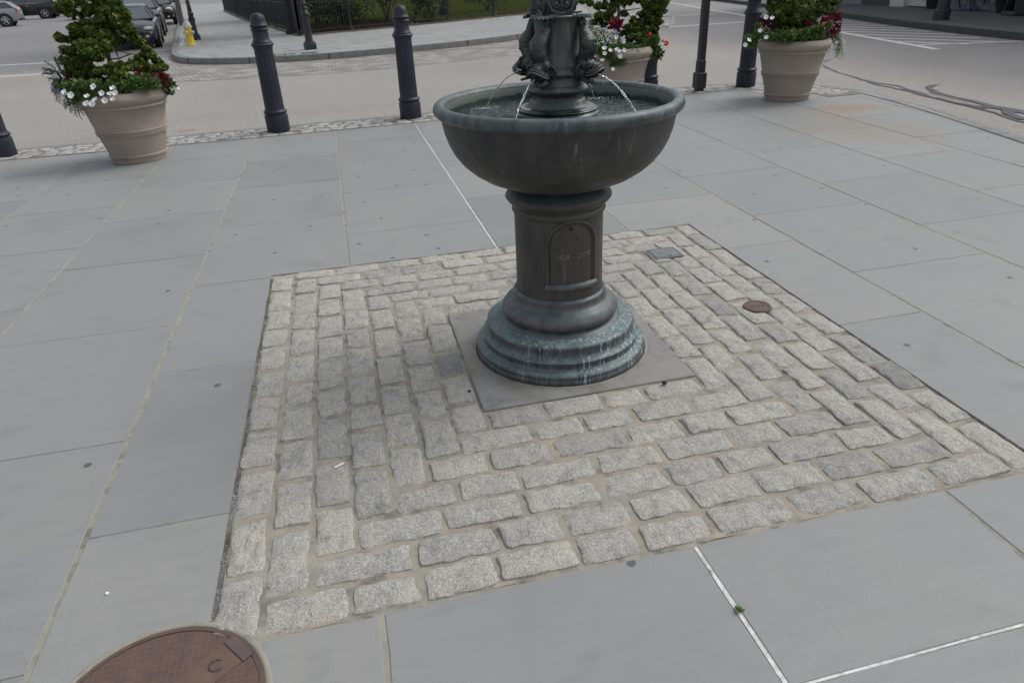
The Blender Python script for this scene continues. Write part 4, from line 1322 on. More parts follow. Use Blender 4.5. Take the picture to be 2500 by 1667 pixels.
def leaf(mb, p, d, nrm, L, w, t):
    s = d.cross(nrm).normalized()
    mb.add([p, p + d * L * .45 + s * w, p + d * L, p + d * L * .45 - s * w], [(0, 1, 2, 3)], 0, t)
def leaf_clump(mb, c, r, n, L=0.03, w=0.010, bright=0.5, down=0.0):
    c = Vector(c)
    r = r if isinstance(r, (tuple, list)) else (r, r, r)
    for _ in range(n):
        d = rdir(); k_ = rnd.random() ** 0.45
        p = c + Vector((d.x * r[0], d.y * r[1], d.z * r[2])) * k_
        dd = (d + rdir() * 0.9 + Vector((0, 0, 0.3 - down))).normalized()
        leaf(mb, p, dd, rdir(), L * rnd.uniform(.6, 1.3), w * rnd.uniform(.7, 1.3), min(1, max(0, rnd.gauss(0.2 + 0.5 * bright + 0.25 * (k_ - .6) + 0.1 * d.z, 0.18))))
VIEW = -fw
def petunia(parent, p, nrm, size=0.028, mat='petal'):
    m = MB(); nrm = nrm.normalized()
    s = nrm.cross(Vector((0.2, 0.1, 1))).normalized(); u = nrm.cross(s)
    n = 40; ring1, ring2 = [], []
    a0 = rnd.uniform(0, 1)
    for i in range(n):
        a = 2 * math.pi * i / n
        rr = size * (0.86 + 0.17 * abs(math.cos(2.5 * a + a0)) ** 0.7) * (1 + 0.04 * math.sin(15 * a))
        ring2.append(p + (s * math.cos(a) + u * math.sin(a)) * rr + nrm * (0.004 * math.cos(5 * a)))
        ring1.append(p + (s * math.cos(a) + u * math.sin(a)) * size * 0.3 - nrm * 0.006)
    m.add([p - nrm * 0.022] + ring1 + ring2, [(0, 1 + i, 1 + (i + 1) % n) for i in range(n)] + [(1 + i, 1 + n + i, 1 + n + (i + 1) % n, 1 + (i + 1) % n) for i in range(n)])
    m.mi = [1] * n + [0] * n
    return m.build('flower', [MT[mat], MT['throat']], parent, angle=180)
def plant(name, label, cat, group=None):
    o = empty(name); tag(o, label, cat, group); return o
def trunk(parent, pts, r0, r1, mat='bark'):
    m = MB(); n = len(pts)
    m.tube(pts, [r0 + (r1 - r0) * i / (n - 1) for i in range(n)], 10)
    return m
def conifer(name, label, clumps, tr, branches, Y0, group, n=210, size=0.0165, bright=0.5):
    o = plant(name, label, 'conifer', group)
    m = trunk(o, tr, 0.024, 0.011)
    for b in branches:
        m.tube(b, [0.008 - 0.005 * i / (len(b) - 1) for i in range(len(b))], 6)
    m.build('trunk', MT['bark'], o)
    f = MB()
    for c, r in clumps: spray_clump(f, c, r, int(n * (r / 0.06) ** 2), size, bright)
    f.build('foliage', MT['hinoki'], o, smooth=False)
    return o
SC = 1 / 5.228
def L_(x, y, dy=0.0, Y=7.82): return at(90 + x * SC, y * SC, Y + dy)
cl = [((350, 480), .070, .05), ((270, 470), .045, 0), ((500, 385), .075, 0), ((455, 520), .06, .08), ((650, 340), .075, .03), ((610, 470), .085, .1), ((740, 420), .09, -.02), ((400, 650), .070, -.05), ((370, 775), .062, -.1),
      ((560, 580), .065, -.15), ((640, 640), .070, -.18), ((760, 690), .085, -.16), ((890, 580), .085, -.08), ((700, 560), .07, -.1), ((830, 460), .085, -.05), ((950, 420), .085, .0), ((800, 300), .08, -.02), ((930, 330), .075, .05),
      ((1010, 270), .08, -.03), ((1100, 330), .075, .02), ((1180, 380), .065, .0), ((1110, 230), .06, .0), ((1230, 470), .06, .08), ((1320, 510), .06, .1), ((1270, 560), .05, .1), ((1330, 560), .045, .1), ((1080, 190), .075, .0), ((1000, 150), .08, .02), ((870, 120), .075, -.02),
      ((760, 110), .07, .0), ((680, 110), .065, .02), ((640, 160), .05, .02), ((820, 200), .065, -.05), ((940, 60), .075, 0), ((850, 20), .07, 0), ((1000, 0), .06, 0), ((760, 20), .06, 0), ((410, 40), .08, -.02), ((330, 110), .075, -.03), ((400, 150), .065, 0), ((540, 20), .05, 0),
      ((570, 200), .035, .05), ((1080, 120), .05, 0), ((860, -60), .08, 0), ((950, -120), .07, 0), ((700, -60), .06, 0), ((420, -50), .06, 0), ((800, -200), .08, 0), ((900, -260), .07, 0), ((840, -380), .06, 0),
      ((1400, 670), .065, .02), ((1340, 740), .06, .0), ((1470, 720), .05, 0), ((1350, 830), .065, -.02), ((1540, 800), .055, .0), ((1600, 870), .055, -.05), ((1500, 890), .065, -.08), ((1410, 890), .06, -.1), ((1240, 830), .07, -.1), ((1130, 850), .075, -.15),
      ((1010, 880), .07, -.18), ((900, 910), .07, -.18), ((800, 930), .06, -.18), ((1090, 960), .065, -.2), ((1000, 1000), .055, -.2), ((640, 860), .07, -.05), ((540, 850), .07, -.08), ((450, 880), .065, -.1), ((500, 770), .07, -.05), ((620, 760), .07, 0), ((400, 930), .05, -.1), ((700, 960), .06, -.1), ((560, 960), .06, -.12), ((1080, 520), .05, .12), ((1000, 540), .06, .1)]
clumps = [(L_(x, y, dy), r) for (x, y), r, dy in cl]
tr = [L_(1040, 1180, 0), L_(960, 960, .02), L_(915, 720, 0), L_(880, 500, 0), L_(860, 250, 0), L_(850, -80, 0)]
brs = [[L_(930, 760), L_(1050, 750, .05), L_(1200, 690, .05), L_(1290, 700, .05)], [L_(905, 650), L_(1000, 640), L_(1180, 690, .03)], [L_(905, 580), L_(980, 520), L_(1090, 430, .03)], [L_(890, 520), L_(750, 450), L_(500, 400)],
       [L_(905, 700), L_(780, 690), L_(600, 640), L_(400, 680)], [L_(940, 850), L_(1100, 860), L_(1400, 860)], [L_(865, 300), L_(1000, 250), L_(1150, 330), L_(1300, 480)], [L_(860, 200), L_(700, 130), L_(400, 80)], [L_(1010, 660, 0), L_(1060, 790, 0)]]
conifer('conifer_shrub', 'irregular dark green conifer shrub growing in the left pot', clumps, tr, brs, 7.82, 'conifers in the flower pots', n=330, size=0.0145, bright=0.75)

# middle pot conifer
SM = 1 / 7.129
def M_(x, y, dy=0.0, Y=8.44): return at(1400 + x * SM, y * SM, Y + dy)
cl = [((1560, 60), .07, 0), ((1500, 150), .075, 0), ((1570, 180), .055, 0), ((1400, 120), .075, 0), ((1300, 200), .075, .03), ((1440, 260), .075, 0), ((1260, 60), .07, .02), ((1340, 330), .07, 0), ((1480, 380), .055, -.02), ((1390, 440), .065, 0), ((1250, 420), .07, .05),
      ((1180, 260), .05, .08), ((1050, 350), .05, .05), ((1120, 400), .06, 0), ((960, 500), .065, -.05), ((1020, 560), .07, -.05), ((1180, 540), .07, -.05), ((1300, 540), .065, -.05), ((1430, 520), .05, -.05), ((1000, 680), .065, -.1), ((1130, 680), .075, -.1), ((1240, 700), .06, -.1), ((950, 800), .05, -.15), ((1080, 820), .06, -.15), ((1400, 620), .055, -.05),
      ((420, 260), .065, 0), ((470, 330), .06, 0), ((360, 390), .05, 0), ((320, 60), .06, .05), ((430, 110), .055, .05), ((540, 130), .055, 0), ((560, 60), .045, 0), ((600, 240), .06, 0), ((680, 160), .06, 0), ((640, 330), .06, 0), ((720, 60), .06, 0), ((880, 60), .055, 0), ((960, 30), .055, 0), ((880, 260), .05, .03), ((1100, 20), .05, 0), ((60, 20), .05, 0), ((180, 10), .05, 0), ((700, -60), .09, 0), ((900, -80), .09, 0), ((1200, -60), .09, 0), ((1450, -40), .09, 0), ((520, 420), .055, 0), ((860, 600), .06, 0), ((780, -190), .10, 0), ((980, -210), .10, 0), ((1180, -180), .09, 0), ((850, -340), .09, 0), ((1020, -360), .08, 0), ((930, -500), .07, 0)]
clumps = [(M_(x, y, dy), r) for (x, y), r, dy in cl]
tr = [M_(790, 930), M_(780, 600), M_(785, 300), M_(790, 100), M_(800, -120)]
brs = [[M_(790, 200), M_(950, 180), M_(1150, 150), M_(1300, 120)], [M_(790, 210), M_(900, 160), M_(990, 300), M_(1050, 380)], [M_(785, 350), M_(640, 330), M_(450, 270)], [M_(790, 100), M_(680, 90), M_(430, 100)], [M_(780, 560), M_(1000, 600), M_(1250, 450), M_(1400, 250)]]
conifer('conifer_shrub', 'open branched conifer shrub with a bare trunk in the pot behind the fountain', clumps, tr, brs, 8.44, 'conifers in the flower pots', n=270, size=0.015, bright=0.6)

# right pot conifer - dense cone
SR = 1 / 6.272
def R_(x, y, dy=0.0, Y=7.99): return at(1780 + x * SR, y * SR, Y + dy)
cl = [((680, 40), .075, 0), ((650, 130), .06, 0), ((760, 90), .08, -.1), ((900, 60), .09, -.15), ((1050, 50), .09, -.12), ((1200, 40), .09, -.05), ((1330, 30), .085, 0), ((1480, 20), .07, 0), ((1620, 30), .06, 0), ((1680, 20), .04, 0), ((1380, 130), .075, -.05), ((1480, 170), .06, 0), ((1560, 180), .05, 0), ((1250, 130), .085, -.15), ((1100, 150), .09, -.2),
      ((960, 170), .09, -.2), ((800, 200), .085, -.15), ((690, 240), .075, -.05), ((1010, 270), .085, -.2), ((1150, 250), .08, -.15), ((860, 300), .09, -.1), ((740, 360), .09, 0), ((900, 420), .1, -.05), ((1080, 380), .1, -.05), ((1230, 320), .08, -.05), ((1330, 240), .07, 0), ((820, 480), .08, -.1), ((1000, 500), .08, -.1), ((1180, 450), .08, 0), ((1300, 400), .06, .05),
      ((800, -60), .1, 0), ((1000, -80), .12, 0), ((1250, -70), .1, 0), ((1500, -60), .08, 0), ((700, 500), .06, 0), ((850, -190), .11, 0), ((1050, -220), .12, 0), ((1250, -190), .10, 0), ((950, -360), .10, 0), ((1120, -370), .10, 0), ((1040, -520), .08, 0)]
clumps = [(R_(x, y, dy), r) for (x, y), r, dy in cl]
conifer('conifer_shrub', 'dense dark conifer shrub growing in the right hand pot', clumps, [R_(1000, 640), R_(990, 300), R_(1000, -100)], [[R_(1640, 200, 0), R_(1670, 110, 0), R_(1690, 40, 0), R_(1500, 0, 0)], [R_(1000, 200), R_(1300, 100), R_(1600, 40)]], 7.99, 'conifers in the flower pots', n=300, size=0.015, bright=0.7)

def flowers(o, pts, Y, f, size=0.028, mat='petal', up=0.3):
    for x, y, *dy in pts:
        p = f(x, y, (dy[0] if dy else -0.455))
        nr = (VIEW + rdir() * 0.45 + Vector((0, 0, up))).normalized()
        petunia(o, p, nr, size * rnd.uniform(.88, 1.08), mat)
# left pot planting
o = plant('petunia', 'white petunias spilling over the front of the left pot', 'petunia', 'white petunias in the pots')
m = MB()
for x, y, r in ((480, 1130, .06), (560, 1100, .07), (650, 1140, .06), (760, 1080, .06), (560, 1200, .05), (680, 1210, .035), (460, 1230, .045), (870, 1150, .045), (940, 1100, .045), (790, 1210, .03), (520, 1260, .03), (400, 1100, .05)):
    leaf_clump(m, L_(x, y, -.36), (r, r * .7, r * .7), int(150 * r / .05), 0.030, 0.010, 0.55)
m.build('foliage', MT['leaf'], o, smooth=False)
flowers(o, [(715, 1105), (825, 1190), (930, 1195), (995, 1185), (965, 1265), (865, 1285), (735, 1270), (635, 1225), (625, 1320), (700, 1325), (430, 1215), (960, 1122), (340, 1172)], 7.82, L_, 0.0285)
for x, y in ((815, 1130), (785, 1140), (755, 1160)): petunia(o, L_(x, y, -.37), rdir(), 0.011)
o = plant('petunia', 'two white petunias on the right lip of the left pot', 'petunia', 'white petunias in the pots')
m = MB()
for x, y, r in ((1680, 1080, .045), (1650, 1130, .04), (1730, 1090, .03), (1700, 1170, .03)): leaf_clump(m, L_(x, y, -.05), r, 110, 0.026, 0.009, 0.6)
m.tube([L_(1640, 1100, -.1), L_(1720, 1060, -.05), L_(1810, 1100, 0)], 0.002, 5)
m.build('foliage', MT['leaf'], o, smooth=False)
flowers(o, [(1725, 1125, -.08), (1820, 1120, 0)], 0, L_, 0.024)
o = plant('trailing_rosemary', 'thin grey green trailing stems on the left side of the left pot', 'trailing plant')
m = MB()
for (x0, y0, x1, y1) in [(330, 1000, 90, 870), (330, 1000, 130, 800), (330, 960, 230, 740), (350, 1000, 240, 770), (330, 1050, 110, 930), (320, 1080, 170, 1010), (330, 1100, 200, 1150), (340, 1120, 250, 1280), (360, 1150, 290, 1300), (380, 1200, 360, 1380), (400, 1220, 430, 1420), (420, 1240, 500, 1470), (430, 1260, 560, 1500), (440, 1260, 590, 1460), (330, 1020, 160, 900), (340, 1060, 210, 1060), (300, 950, 90, 900), (300, 1150, 230, 1200), (400, 1260, 420, 1330), (470, 1300, 540, 1420), (300, 900, 300, 800)]:
    a, b = L_(x0, y0, -.2 + rnd.uniform(-.05, .05)), L_(x1, y1, -.25 + rnd.uniform(-.08, .08))
    mid_ = (a + b) / 2 + Vector((0, -0.02, 0.035))
    ps = [a * (1 - t) ** 2 + mid_ * 2 * t * (1 - t) + b * t * t for t in [i / 10 for i in range(11)]]
    m.tube(ps, [0.0022 - 0.001 * i / 10 for i in range(11)], 5, 0, 0.3)
    for i in range(1, 11):
        for _ in range(5):
            d = ((ps[i] - ps[i - 1]).normalized() + rdir() * 0.9).normalized()
            leaf(m, ps[i] + rdir() * .004, d, rdir(), rnd.uniform(.02, .036), 0.0032, rnd.uniform(.2, .9))
leaf_clump(m, L_(300, 1080, -.25), (.05, .05, .06), 130, .03, .005, .4)
leaf_clump(m, L_(420, 1330, -.3), (.05, .04, .05), 110, .03, .005, .4)
m.build('stems', MT['greyleaf'], o, smooth=False)
o = plant('lobelia', 'small blue lobelia flowers on the left side of the left pot', 'lobelia', 'blue lobelia in the pots')
m = MB(); leaf_clump(m, L_(250, 1140, -.3), (.05, .04, .05), 90, .022, .006, .4); m.build('foliage', MT['leaf'], o, smooth=False)
for x, y in ((235, 935), (200, 1110), (230, 1160), (270, 1150), (290, 1180), (215, 1130), (260, 1190)): petunia(o, L_(x, y, -.33), VIEW + rdir() * .4, 0.012, 'bluepetal')
def red_plant(label, f, spots, mat='redleaf', L=0.05, name='coleus', group='dark red leaved plants in the pots'):
    o = plant(name, label, 'coleus', group)
    m = MB()
    for x, y, dy, r in spots: leaf_clump(m, f(x, y, dy), (r, r * .8, r * .7), int(34 * (r / .04)), L, L * .38, 0.55)
    m.build('leaves', MT[mat], o, smooth=False)
    return o
red_plant('bright crimson leaved plant at the right rim of the left pot', L_, [(1590, 1000, -.15, .045), (1450, 1020, -.22, .04), (1640, 1010, -.1, .03), (1330, 940, -.15, .02)])
red_plant('dark red leaves among the foliage at the left of the left pot', L_, [(400, 1010, -.24, .03), (330, 1040, -.24, .022), (760, 990, -.18, .025), (830, 1030, -.18, .022)], 'darkred', .035)
o = plant('ground_cover_plant', 'mixed green filler foliage covering the soil of the left pot', 'foliage plant')
m = MB()
for x in range(330, 1640, 75): leaf_clump(m, L_(x, 1110 - (x - 330) * .08, -.12 + .1 * math.sin(x)), (.07, .10, .05), 130, .034, .011, .25)
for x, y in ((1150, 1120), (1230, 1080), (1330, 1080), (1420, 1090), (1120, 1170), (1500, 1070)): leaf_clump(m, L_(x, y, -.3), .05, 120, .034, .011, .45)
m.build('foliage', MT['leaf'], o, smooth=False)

# middle pot planting
o = plant('petunia', 'white petunias spilling over the left rim of the middle pot', 'petunia', 'white petunias in the pots')
m = MB()
for x, y, r in ((450, 880, .06), (600, 900, .06), (650, 1000, .065), (760, 1050, .06), (840, 1090, .05), (700, 1130, .04), (350, 850, .05), (860, 1030, .04), (520, 960, .05)):
    leaf_clump(m, M_(x, y, -.38), (r, r * .7, r * .7), int(150 * r / .05), 0.028, 0.010, 0.6)
m.build('foliage', MT['leaf'], o, smooth=False)
flowers(o, [(340, 905), (540, 835), (545, 930), (645, 875), (755, 855), (805, 890), (890, 875), (815, 980), (505, 1045), (340, 970), (745, 650), (690, 1205)], 8.44, M_, 0.026)
o = plant('lobelia', 'pale blue lobelia flowers in the middle pot beside the fish spout', 'lobelia', 'blue lobelia in the pots')
m = MB()
for x, y in ((350, 620), (450, 560), (560, 620), (500, 720), (640, 740), (420, 700), (700, 640), (770, 740), (300, 540), (600, 820), (250, 470)): leaf_clump(m, M_(x, y, -.33), .05, 100, .026, .006, .6)
m.build('foliage', MT['leaf'], o, smooth=False)
for x, y in ((455, 455), (580, 480), (545, 520), (340, 570), (620, 590), (745, 545), (735, 580), (785, 575), (670, 695), (830, 700), (880, 655), (225, 430), (300, 510), (510, 890), (570, 820), (375, 755), (265, 910)): petunia(o, M_(x, y, -.38), VIEW + rdir() * .5, 0.0125, 'bluepetal')
red_plant('bright crimson pointed leaves in the middle pot', M_, [(760, 420, -.2, .05), (700, 440, -.22, .045), (790, 480, -.2, .03)], 'redleaf', .06)
o = plant('geranium', 'scarlet geranium leaning out right of the middle pot', 'geranium', 'scarlet geraniums in the pots')
m = MB()
for x, y in ((1280, 800), (1400, 820), (1460, 900), (1450, 980), (1350, 740), (1500, 930), (1420, 700)): leaf_clump(m, M_(x, y, -.2), .05, 90, .036, .015, .45)
m.tube([M_(1400, 850, -.2), M_(1480, 740, -.2), M_(1580, 730, -.2)], 0.003, 5)
m.build('foliage', MT['leaf'], o, smooth=False)
def ballflower(o, p, r):
    m = MB()
    for _ in range(26):
        d = rdir(); q = p + d * r * .7
        m.ball(q, (r * .34, r * .34, r * .22), 6)
    m.build('flower', MT['redpetal'], o)
ballflower(o, M_(1615, 755, -.2), .036); ballflower(o, M_(1555, 715, -.2), .016); ballflower(o, M_(1325, 603, -.25), .024)
o = plant('ground_cover_plant', 'mixed green filler foliage covering the soil of the middle pot', 'foliage plant')
m = MB()
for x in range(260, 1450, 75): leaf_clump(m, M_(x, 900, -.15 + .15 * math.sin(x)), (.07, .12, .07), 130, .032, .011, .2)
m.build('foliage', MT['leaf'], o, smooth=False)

# right pot planting
o = plant('petunia', 'white petunias hanging over the left rim of the right pot', 'petunia', 'white petunias in the pots')
m = MB()
for x, y, r in ((420, 560, .05), (350, 620, .05), (280, 590, .04), (300, 700, .04), (520, 540, .05), (620, 560, .045), (380, 680, .04), (470, 480, .03), (440, 400, .025)): leaf_clump(m, R_(x, y, -.3), r, 110, .027, .009, .45)
m.build('foliage', MT['leaf'], o, smooth=False)
flowers(o, [(475, 470), (570, 572), (308, 612), (248, 690), (660, 275), (565, 262)], 7.99, R_, 0.026)
o = plant('white_trailing_plant', 'pale trailing plant with tiny white flowers hanging off the right rim', 'trailing plant')
m = MB()
for i in range(26):
    x0, y0 = rnd.uniform(1600, 1720), rnd.uniform(450, 600)
    a = R_(x0, y0, -.1 + rnd.uniform(-.1, .1)); b = R_(x0 + rnd.uniform(-80, 60), rnd.uniform(720, 900), -.1 + rnd.uniform(-.1, .1))
    mid_ = (a + b) / 2 + Vector((0.03, 0, 0.03))
    ps = [a * (1 - t) ** 2 + mid_ * 2 * t * (1 - t) + b * t * t for t in [k_ / 8 for k_ in range(9)]]
    m.tube(ps, 0.0013, 4, 0, 0.1)
    for p in ps:
        for _ in range(6): leaf(m, p + rdir() * .01, rdir(), rdir(), .016, .005, min(1, rnd.random() ** .7 * (1.15 if p.z > .45 else .6)))
m.build('stems', MT['paleleaf'], o, smooth=False)
flowers(o, [(1650, 650, -.2), (1580, 712, -.2), (1760, 650, -.05), (1740, 620, -.05)], 0, R_, 0.021)
red_plant('dark crimson leaved plant at the right of the right pot', R_, [(1640, 270, -.1, .05), (1560, 310, -.15, .045), (1480, 320, -.2, .05), (1640, 440, -.12, .05), (1540, 470, -.18, .05), (1440, 370, -.2, .04), (1590, 520, -.2, .04), (1480, 540, -.2, .04), (1230, 370, -.2, .025), (1680, 330, -.1, .04)], 'redleaf', .045)
red_plant('almost black red leaves at the left of the right pot', R_, [(570, 290, -.15, .05), (620, 350, -.15, .05), (540, 360, -.18, .04), (490, 330, -.15, .025), (620, 440, -.15, .05)], 'darkred', .04)
o = plant('geranium', 'scarlet geranium with light green leaves at the front of the right pot', 'geranium', 'scarlet geraniums in the pots')
m = MB()
for x, y, r in ((830, 580, .045), (960, 540, .05), (1100, 560, .055), (1180, 520, .05), (1270, 560, .05), (1380, 520, .05), (1300, 470, .04), (1400, 450, .04), (1120, 600, .04), (1520, 390, .025), (930, 590, .04)): leaf_clump(m, R_(x, y, -.33), r, 120, .034, .015, .62)
m.build('foliage', MT['leaf'], o, smooth=False)
ballflower(o, R_(1440, 370, -.33), .021); ballflower(o, R_(1432, 480, -.33), .011); ballflower(o, R_(1092, 465, -.33), .010)
o = plant('ground_cover_plant', 'mixed dark filler foliage covering the soil of the right pot', 'foliage plant')
m = MB()
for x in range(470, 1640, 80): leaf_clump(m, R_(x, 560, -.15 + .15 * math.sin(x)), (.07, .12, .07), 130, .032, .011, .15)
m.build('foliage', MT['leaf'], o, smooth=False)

# brown litter round the bollard feet
for i, (cx, cy, n, lab) in enumerate([(0.82, 8.76, 260, 'brown dry needles round the foot of the bollard left of the bowl'), (-0.72, 8.62, 50, 'few brown leaves round the foot of the second bollard from the left'), (5.5, 8.95, 30, 'brown leaves at the foot of the bollard beside the right pot'), (-3.5, 8.5, 40, 'brown leaves at the foot of the bollard at the left edge')]):
    m = MB()
    for _ in range(n):
        a = rnd.uniform(0, 6.28); r = 0.12 + abs(rnd.gauss(0, 0.06 if n < 100 else .09))
        p = Vector((cx + r * math.cos(a) * 1.5, cy + r * math.sin(a) * .8, 0.013))
        if math.hypot(p.x - cx, p.y - cy - .07) < .12: continue
        d = Vector((rnd.uniform(-1, 1), rnd.uniform(-1, 1), rnd.uniform(-.1, .3))).normalized()
        leaf(m, p, d, Vector((0, 0, 1)), rnd.uniform(.02, .05), .004, rnd.random())
    tag(m.build('dry_litter', MT['litter'], smooth=False), lab, 'leaf litter', kind='stuff')
# ================================================================== ROAD SURFACES AND FAR SIDEWALKS
FARC = [(-19, 100), (-12.2, 70), (-8.4, 47.6), (-6.0, 32.75), (-5.0, 26.5), (-4.5, 23.35), (-4.2, 21.6), (-3.9, 20.55), (-3.55, 19.85), (-3.0, 19.3), (-2.25, 18.88), (-1.34, 18.62), (-0.5, 18.55), (0.45, 18.65), (2.14, 19.08), (3.95, 19.85), (5.4, 20.8), (7.2, 22.6), (8.9, 25.2), (10.2, 28.5), (12.0, 34.0), (13.8, 42.0), (20, 70)]
def smooth_path(p, it=2):
    for _ in range(it):
        q = [p[0]]
        for a, b in zip(p, p[1:]):
            q += [(a[0] * .75 + b[0] * .25, a[1] * .75 + b[1] * .25), (a[0] * .25 + b[0] * .75, a[1] * .25 + b[1] * .75)]
        q.append(p[-1]); p = q
    return p
FARC = smooth_path(FARC, 2)
inner_c = [(x, y) for x, y in offset_out(FARC, 0.155)]
def in_off(d): return offset_out(FARC, d)
m = MB()
ins = in_off(0.16)
m.poly(list(ins), 0.016)
tag(m.build('far_sidewalk', MT['sidewalk'], smooth=False), kind='structure')
m = MB(); ribbon(m, FARC, in_off(0.158), 0.02, -0.13)
# kerb stone joints
for s in range(4, len(FARC) - 3, 1): pass
ko = m.build('far_kerb', MT['curb'], smooth=False); tag(ko, kind='structure')
m = MB()
acc = 0
rs = resample(FARC, 1.9)
for a, b in zip(rs, rs[1:]):
    t = (b - a).normalized(); nr = Vector((t.y, -t.x))
    m.box((a.x + nr.x * .002, a.y + nr.y * .002, -0.05), (0.022, 0.02, 0.142), math.atan2(t.y, t.x))
tag(m.build('kerb_joints', MT['dirt_shade'], smooth=False), kind='structure')
m = MB(); band_o = in_off(-3.05)
ribbon(m, FARC[22:-8], band_o[22:-8], ROAD_Z + 0.004)
tag(m.build('road_setts', MT['roadsett'], smooth=False), kind='structure')
m = MB(); ribbon(m, FARC[:21], in_off(-1.35)[:21], ROAD_Z + 0.008)
tag(m.build('gutter_setts', MT['gutter'], smooth=False), kind='structure')
m = MB(); ribbon(m, FARC[16:-8], in_off(-0.07)[16:-8], ROAD_Z + 0.011)
tag(m.build('gutter_litter', MT['litter'], smooth=False), kind='structure')
# moss along the kerb
m = MB()
for _ in range(160):
    p = Vector((rnd.uniform(-1.6, -0.9) if rnd.random() < .5 else rnd.uniform(-0.75, -0.35), 0, 0)); y = 18.9 + rnd.uniform(-.03, .05)
    leaf(m, Vector((p.x, y, .018)), Vector((rnd.uniform(-1, 1), rnd.uniform(-1, 1), .4)).normalized(), Vector((0, 0, 1)), .05, .014, rnd.random())
tag(m.build('moss', MT['leaf'], smooth=False), 'strip of green moss along the far kerb behind the bollards', 'moss', kind='stuff')

RK = [(11.0, -10), (12.0, 2.0), (12.7, 6.0), (13.3, 9.6), (13.88, 12.8), (14.21, 14.85), (14.65, 16.8), (15.4, 19.6), (15.9, 21.2), (17.64, 28.1), (18.5, 31.4), (20.1, 37.9), (27, 66)]
RK = smooth_path(RK, 2)
m = MB(); ribbon(m, RK, [(p[0], p[1]) for p in offset_out(RK, -0.16)], 0.02, -0.13)
MT['dkerb'] = simple('dark_kerb', (0.075, 0.075, 0.072), 0.85, var=0.2, scale=8, spec=0.25)
tag(m.build('right_kerb', MT['dkerb'], smooth=False), kind='structure')
m = MB(); m.poly([(p[0], p[1]) for p in offset_out(RK, -0.16)] + [(60, 66), (60, -10)], 0.016)
tag(m.build('right_sidewalk', MT['rsidewalk'], smooth=False), kind='structure')

# painted lines
m = MB()
Zp = ROAD_Z + 0.004
def pline(a, b, w, z=Zp, seg=0.4):
    a, b = Vector(a), Vector(b); t = (b - a).normalized(); nr = Vector((-t.y, t.x)) * w / 2
    m.add([(*(a - nr), z), (*(b - nr), z), (*(b + nr), z), (*(a + nr), z)], [(0, 1, 2, 3)])
pline((-6.3, 22.95), (-30, 24.9), 0.26); pline((-5.4, 19.55), (-30, 21.6), 0.26)
pline((9.3, 21.75), (12.95, 21.78), 0.24); pline((12.2, 26.5), (14.0, 26.75), 0.2)
pline((11.50, 12.25), (17.7, 37.6), 0.17)
pline((11.75, 13.1), (13.75, 12.45), 0.15)
for i in range(23):
    y0 = 13.9 + i * 1.02
    x0 = 11.57 + (y0 - 12.4) * 0.2405
    L = 1.0
    # run until 0.5 m short of the kerb
    kx = lambda y: 13.88 + (y - 12.8) * 0.2325
    t = 0.0
    while t < 4:
        x, y = x0 + 0.44 * t, y0 - 0.9 * t
        if x > kx(y) - 0.35 or y < 12.6: break
        t += 0.05
    pline((x0, y0), (x0 + 0.44 * t, y0 - 0.9 * t), 0.15, Zp + 0.003)
tag(m.build('road_marking', MT['paint'], smooth=False), kind='structure')
# tar sealed cracks
m = MB()
def snake(pts, w, wob=0.03):
    ps = resample(smooth_path(pts, 2), 0.05)
    A, B = [], []
    for i, p in enumerate(ps):
        q = ps[min(i + 1, len(ps) - 1)]; q0 = ps[max(i - 1, 0)]
        t = (q - q0).normalized(); nr = Vector((-t.y, t.x))
        f = i / max(1, len(ps) - 1)
        ww = w[0] + (w[1] - w[0]) * f
        ww *= (0.7 + 0.9 * abs(noise.noise(Vector((p.x * 2.4, p.y * 2.4, w[0] * 9)))) * 1.6) * min(1, f * 12 + .15) * min(1, (1 - f) * 12 + .15)
        o = wob * noise.noise(Vector((p.x * 3, p.y * 3, 4)))
        A.append(p + nr * (ww / 2 + o)); B.append(p + nr * (-ww / 2 + o))
    ribbon(m, A, B, Zp + m_z[0]); m_z[0] += 0.0015
m_z = [0.0]
def T_(x, y): g_ = gr(1900 + x * .26786, y * .26786, ROAD_Z); return (g_.x, g_.y)
snake([T_(395, 590), T_(450, 625), T_(560, 670), T_(690, 708), T_(800, 740), T_(960, 770), T_(1100, 790), T_(1250, 840), T_(1400, 890)], (0.037, 0.074), 0.05)
snake([T_(400, 575), T_(430, 562), T_(495, 545)], (0.031, 0.019), 0.05)
snake([T_(800, 745), T_(900, 775), T_(1010, 800), T_(1150, 825), T_(1280, 870), T_(1420, 900), T_(1600, 945), T_(1850, 1000), T_(2050, 1060), T_(2150, 1100), T_(2300, 1125), T_(2500, 1170)], (0.037, 0.062), 0.05)
snake([T_(1480, 775), T_(1390, 785), T_(1355, 805), T_(1400, 830), T_(1520, 880), T_(1680, 905), T_(1750, 925), T_(1880, 960), T_(2000, 985), T_(2240, 1030), T_(2500, 1080)], (0.062, 0.112), 0.05)
snake([T_(1420, 895), T_(1560, 935), T_(1700, 960), T_(1850, 985), T_(1960, 985)], (0.087, 0.087), 0.05)
snake([T_(2060, 995), T_(2110, 1040), T_(2170, 1080), T_(2240, 1100)], (0.124, 0.136), 0.05)
snake([T_(1380, 850), T_(1500, 890), T_(1620, 915), T_(1740, 945)], (0.019, 0.019), 0.05)
tag(m.build('tar_seam', MT['tar'], smooth=False), kind='structure')
m = MB(); strip(m, -2.10, 9.98, -1.88, 10.06, 0.03, Zp); tag(m.build('survey_mark', MT['redpaint'], smooth=False), kind='structure')

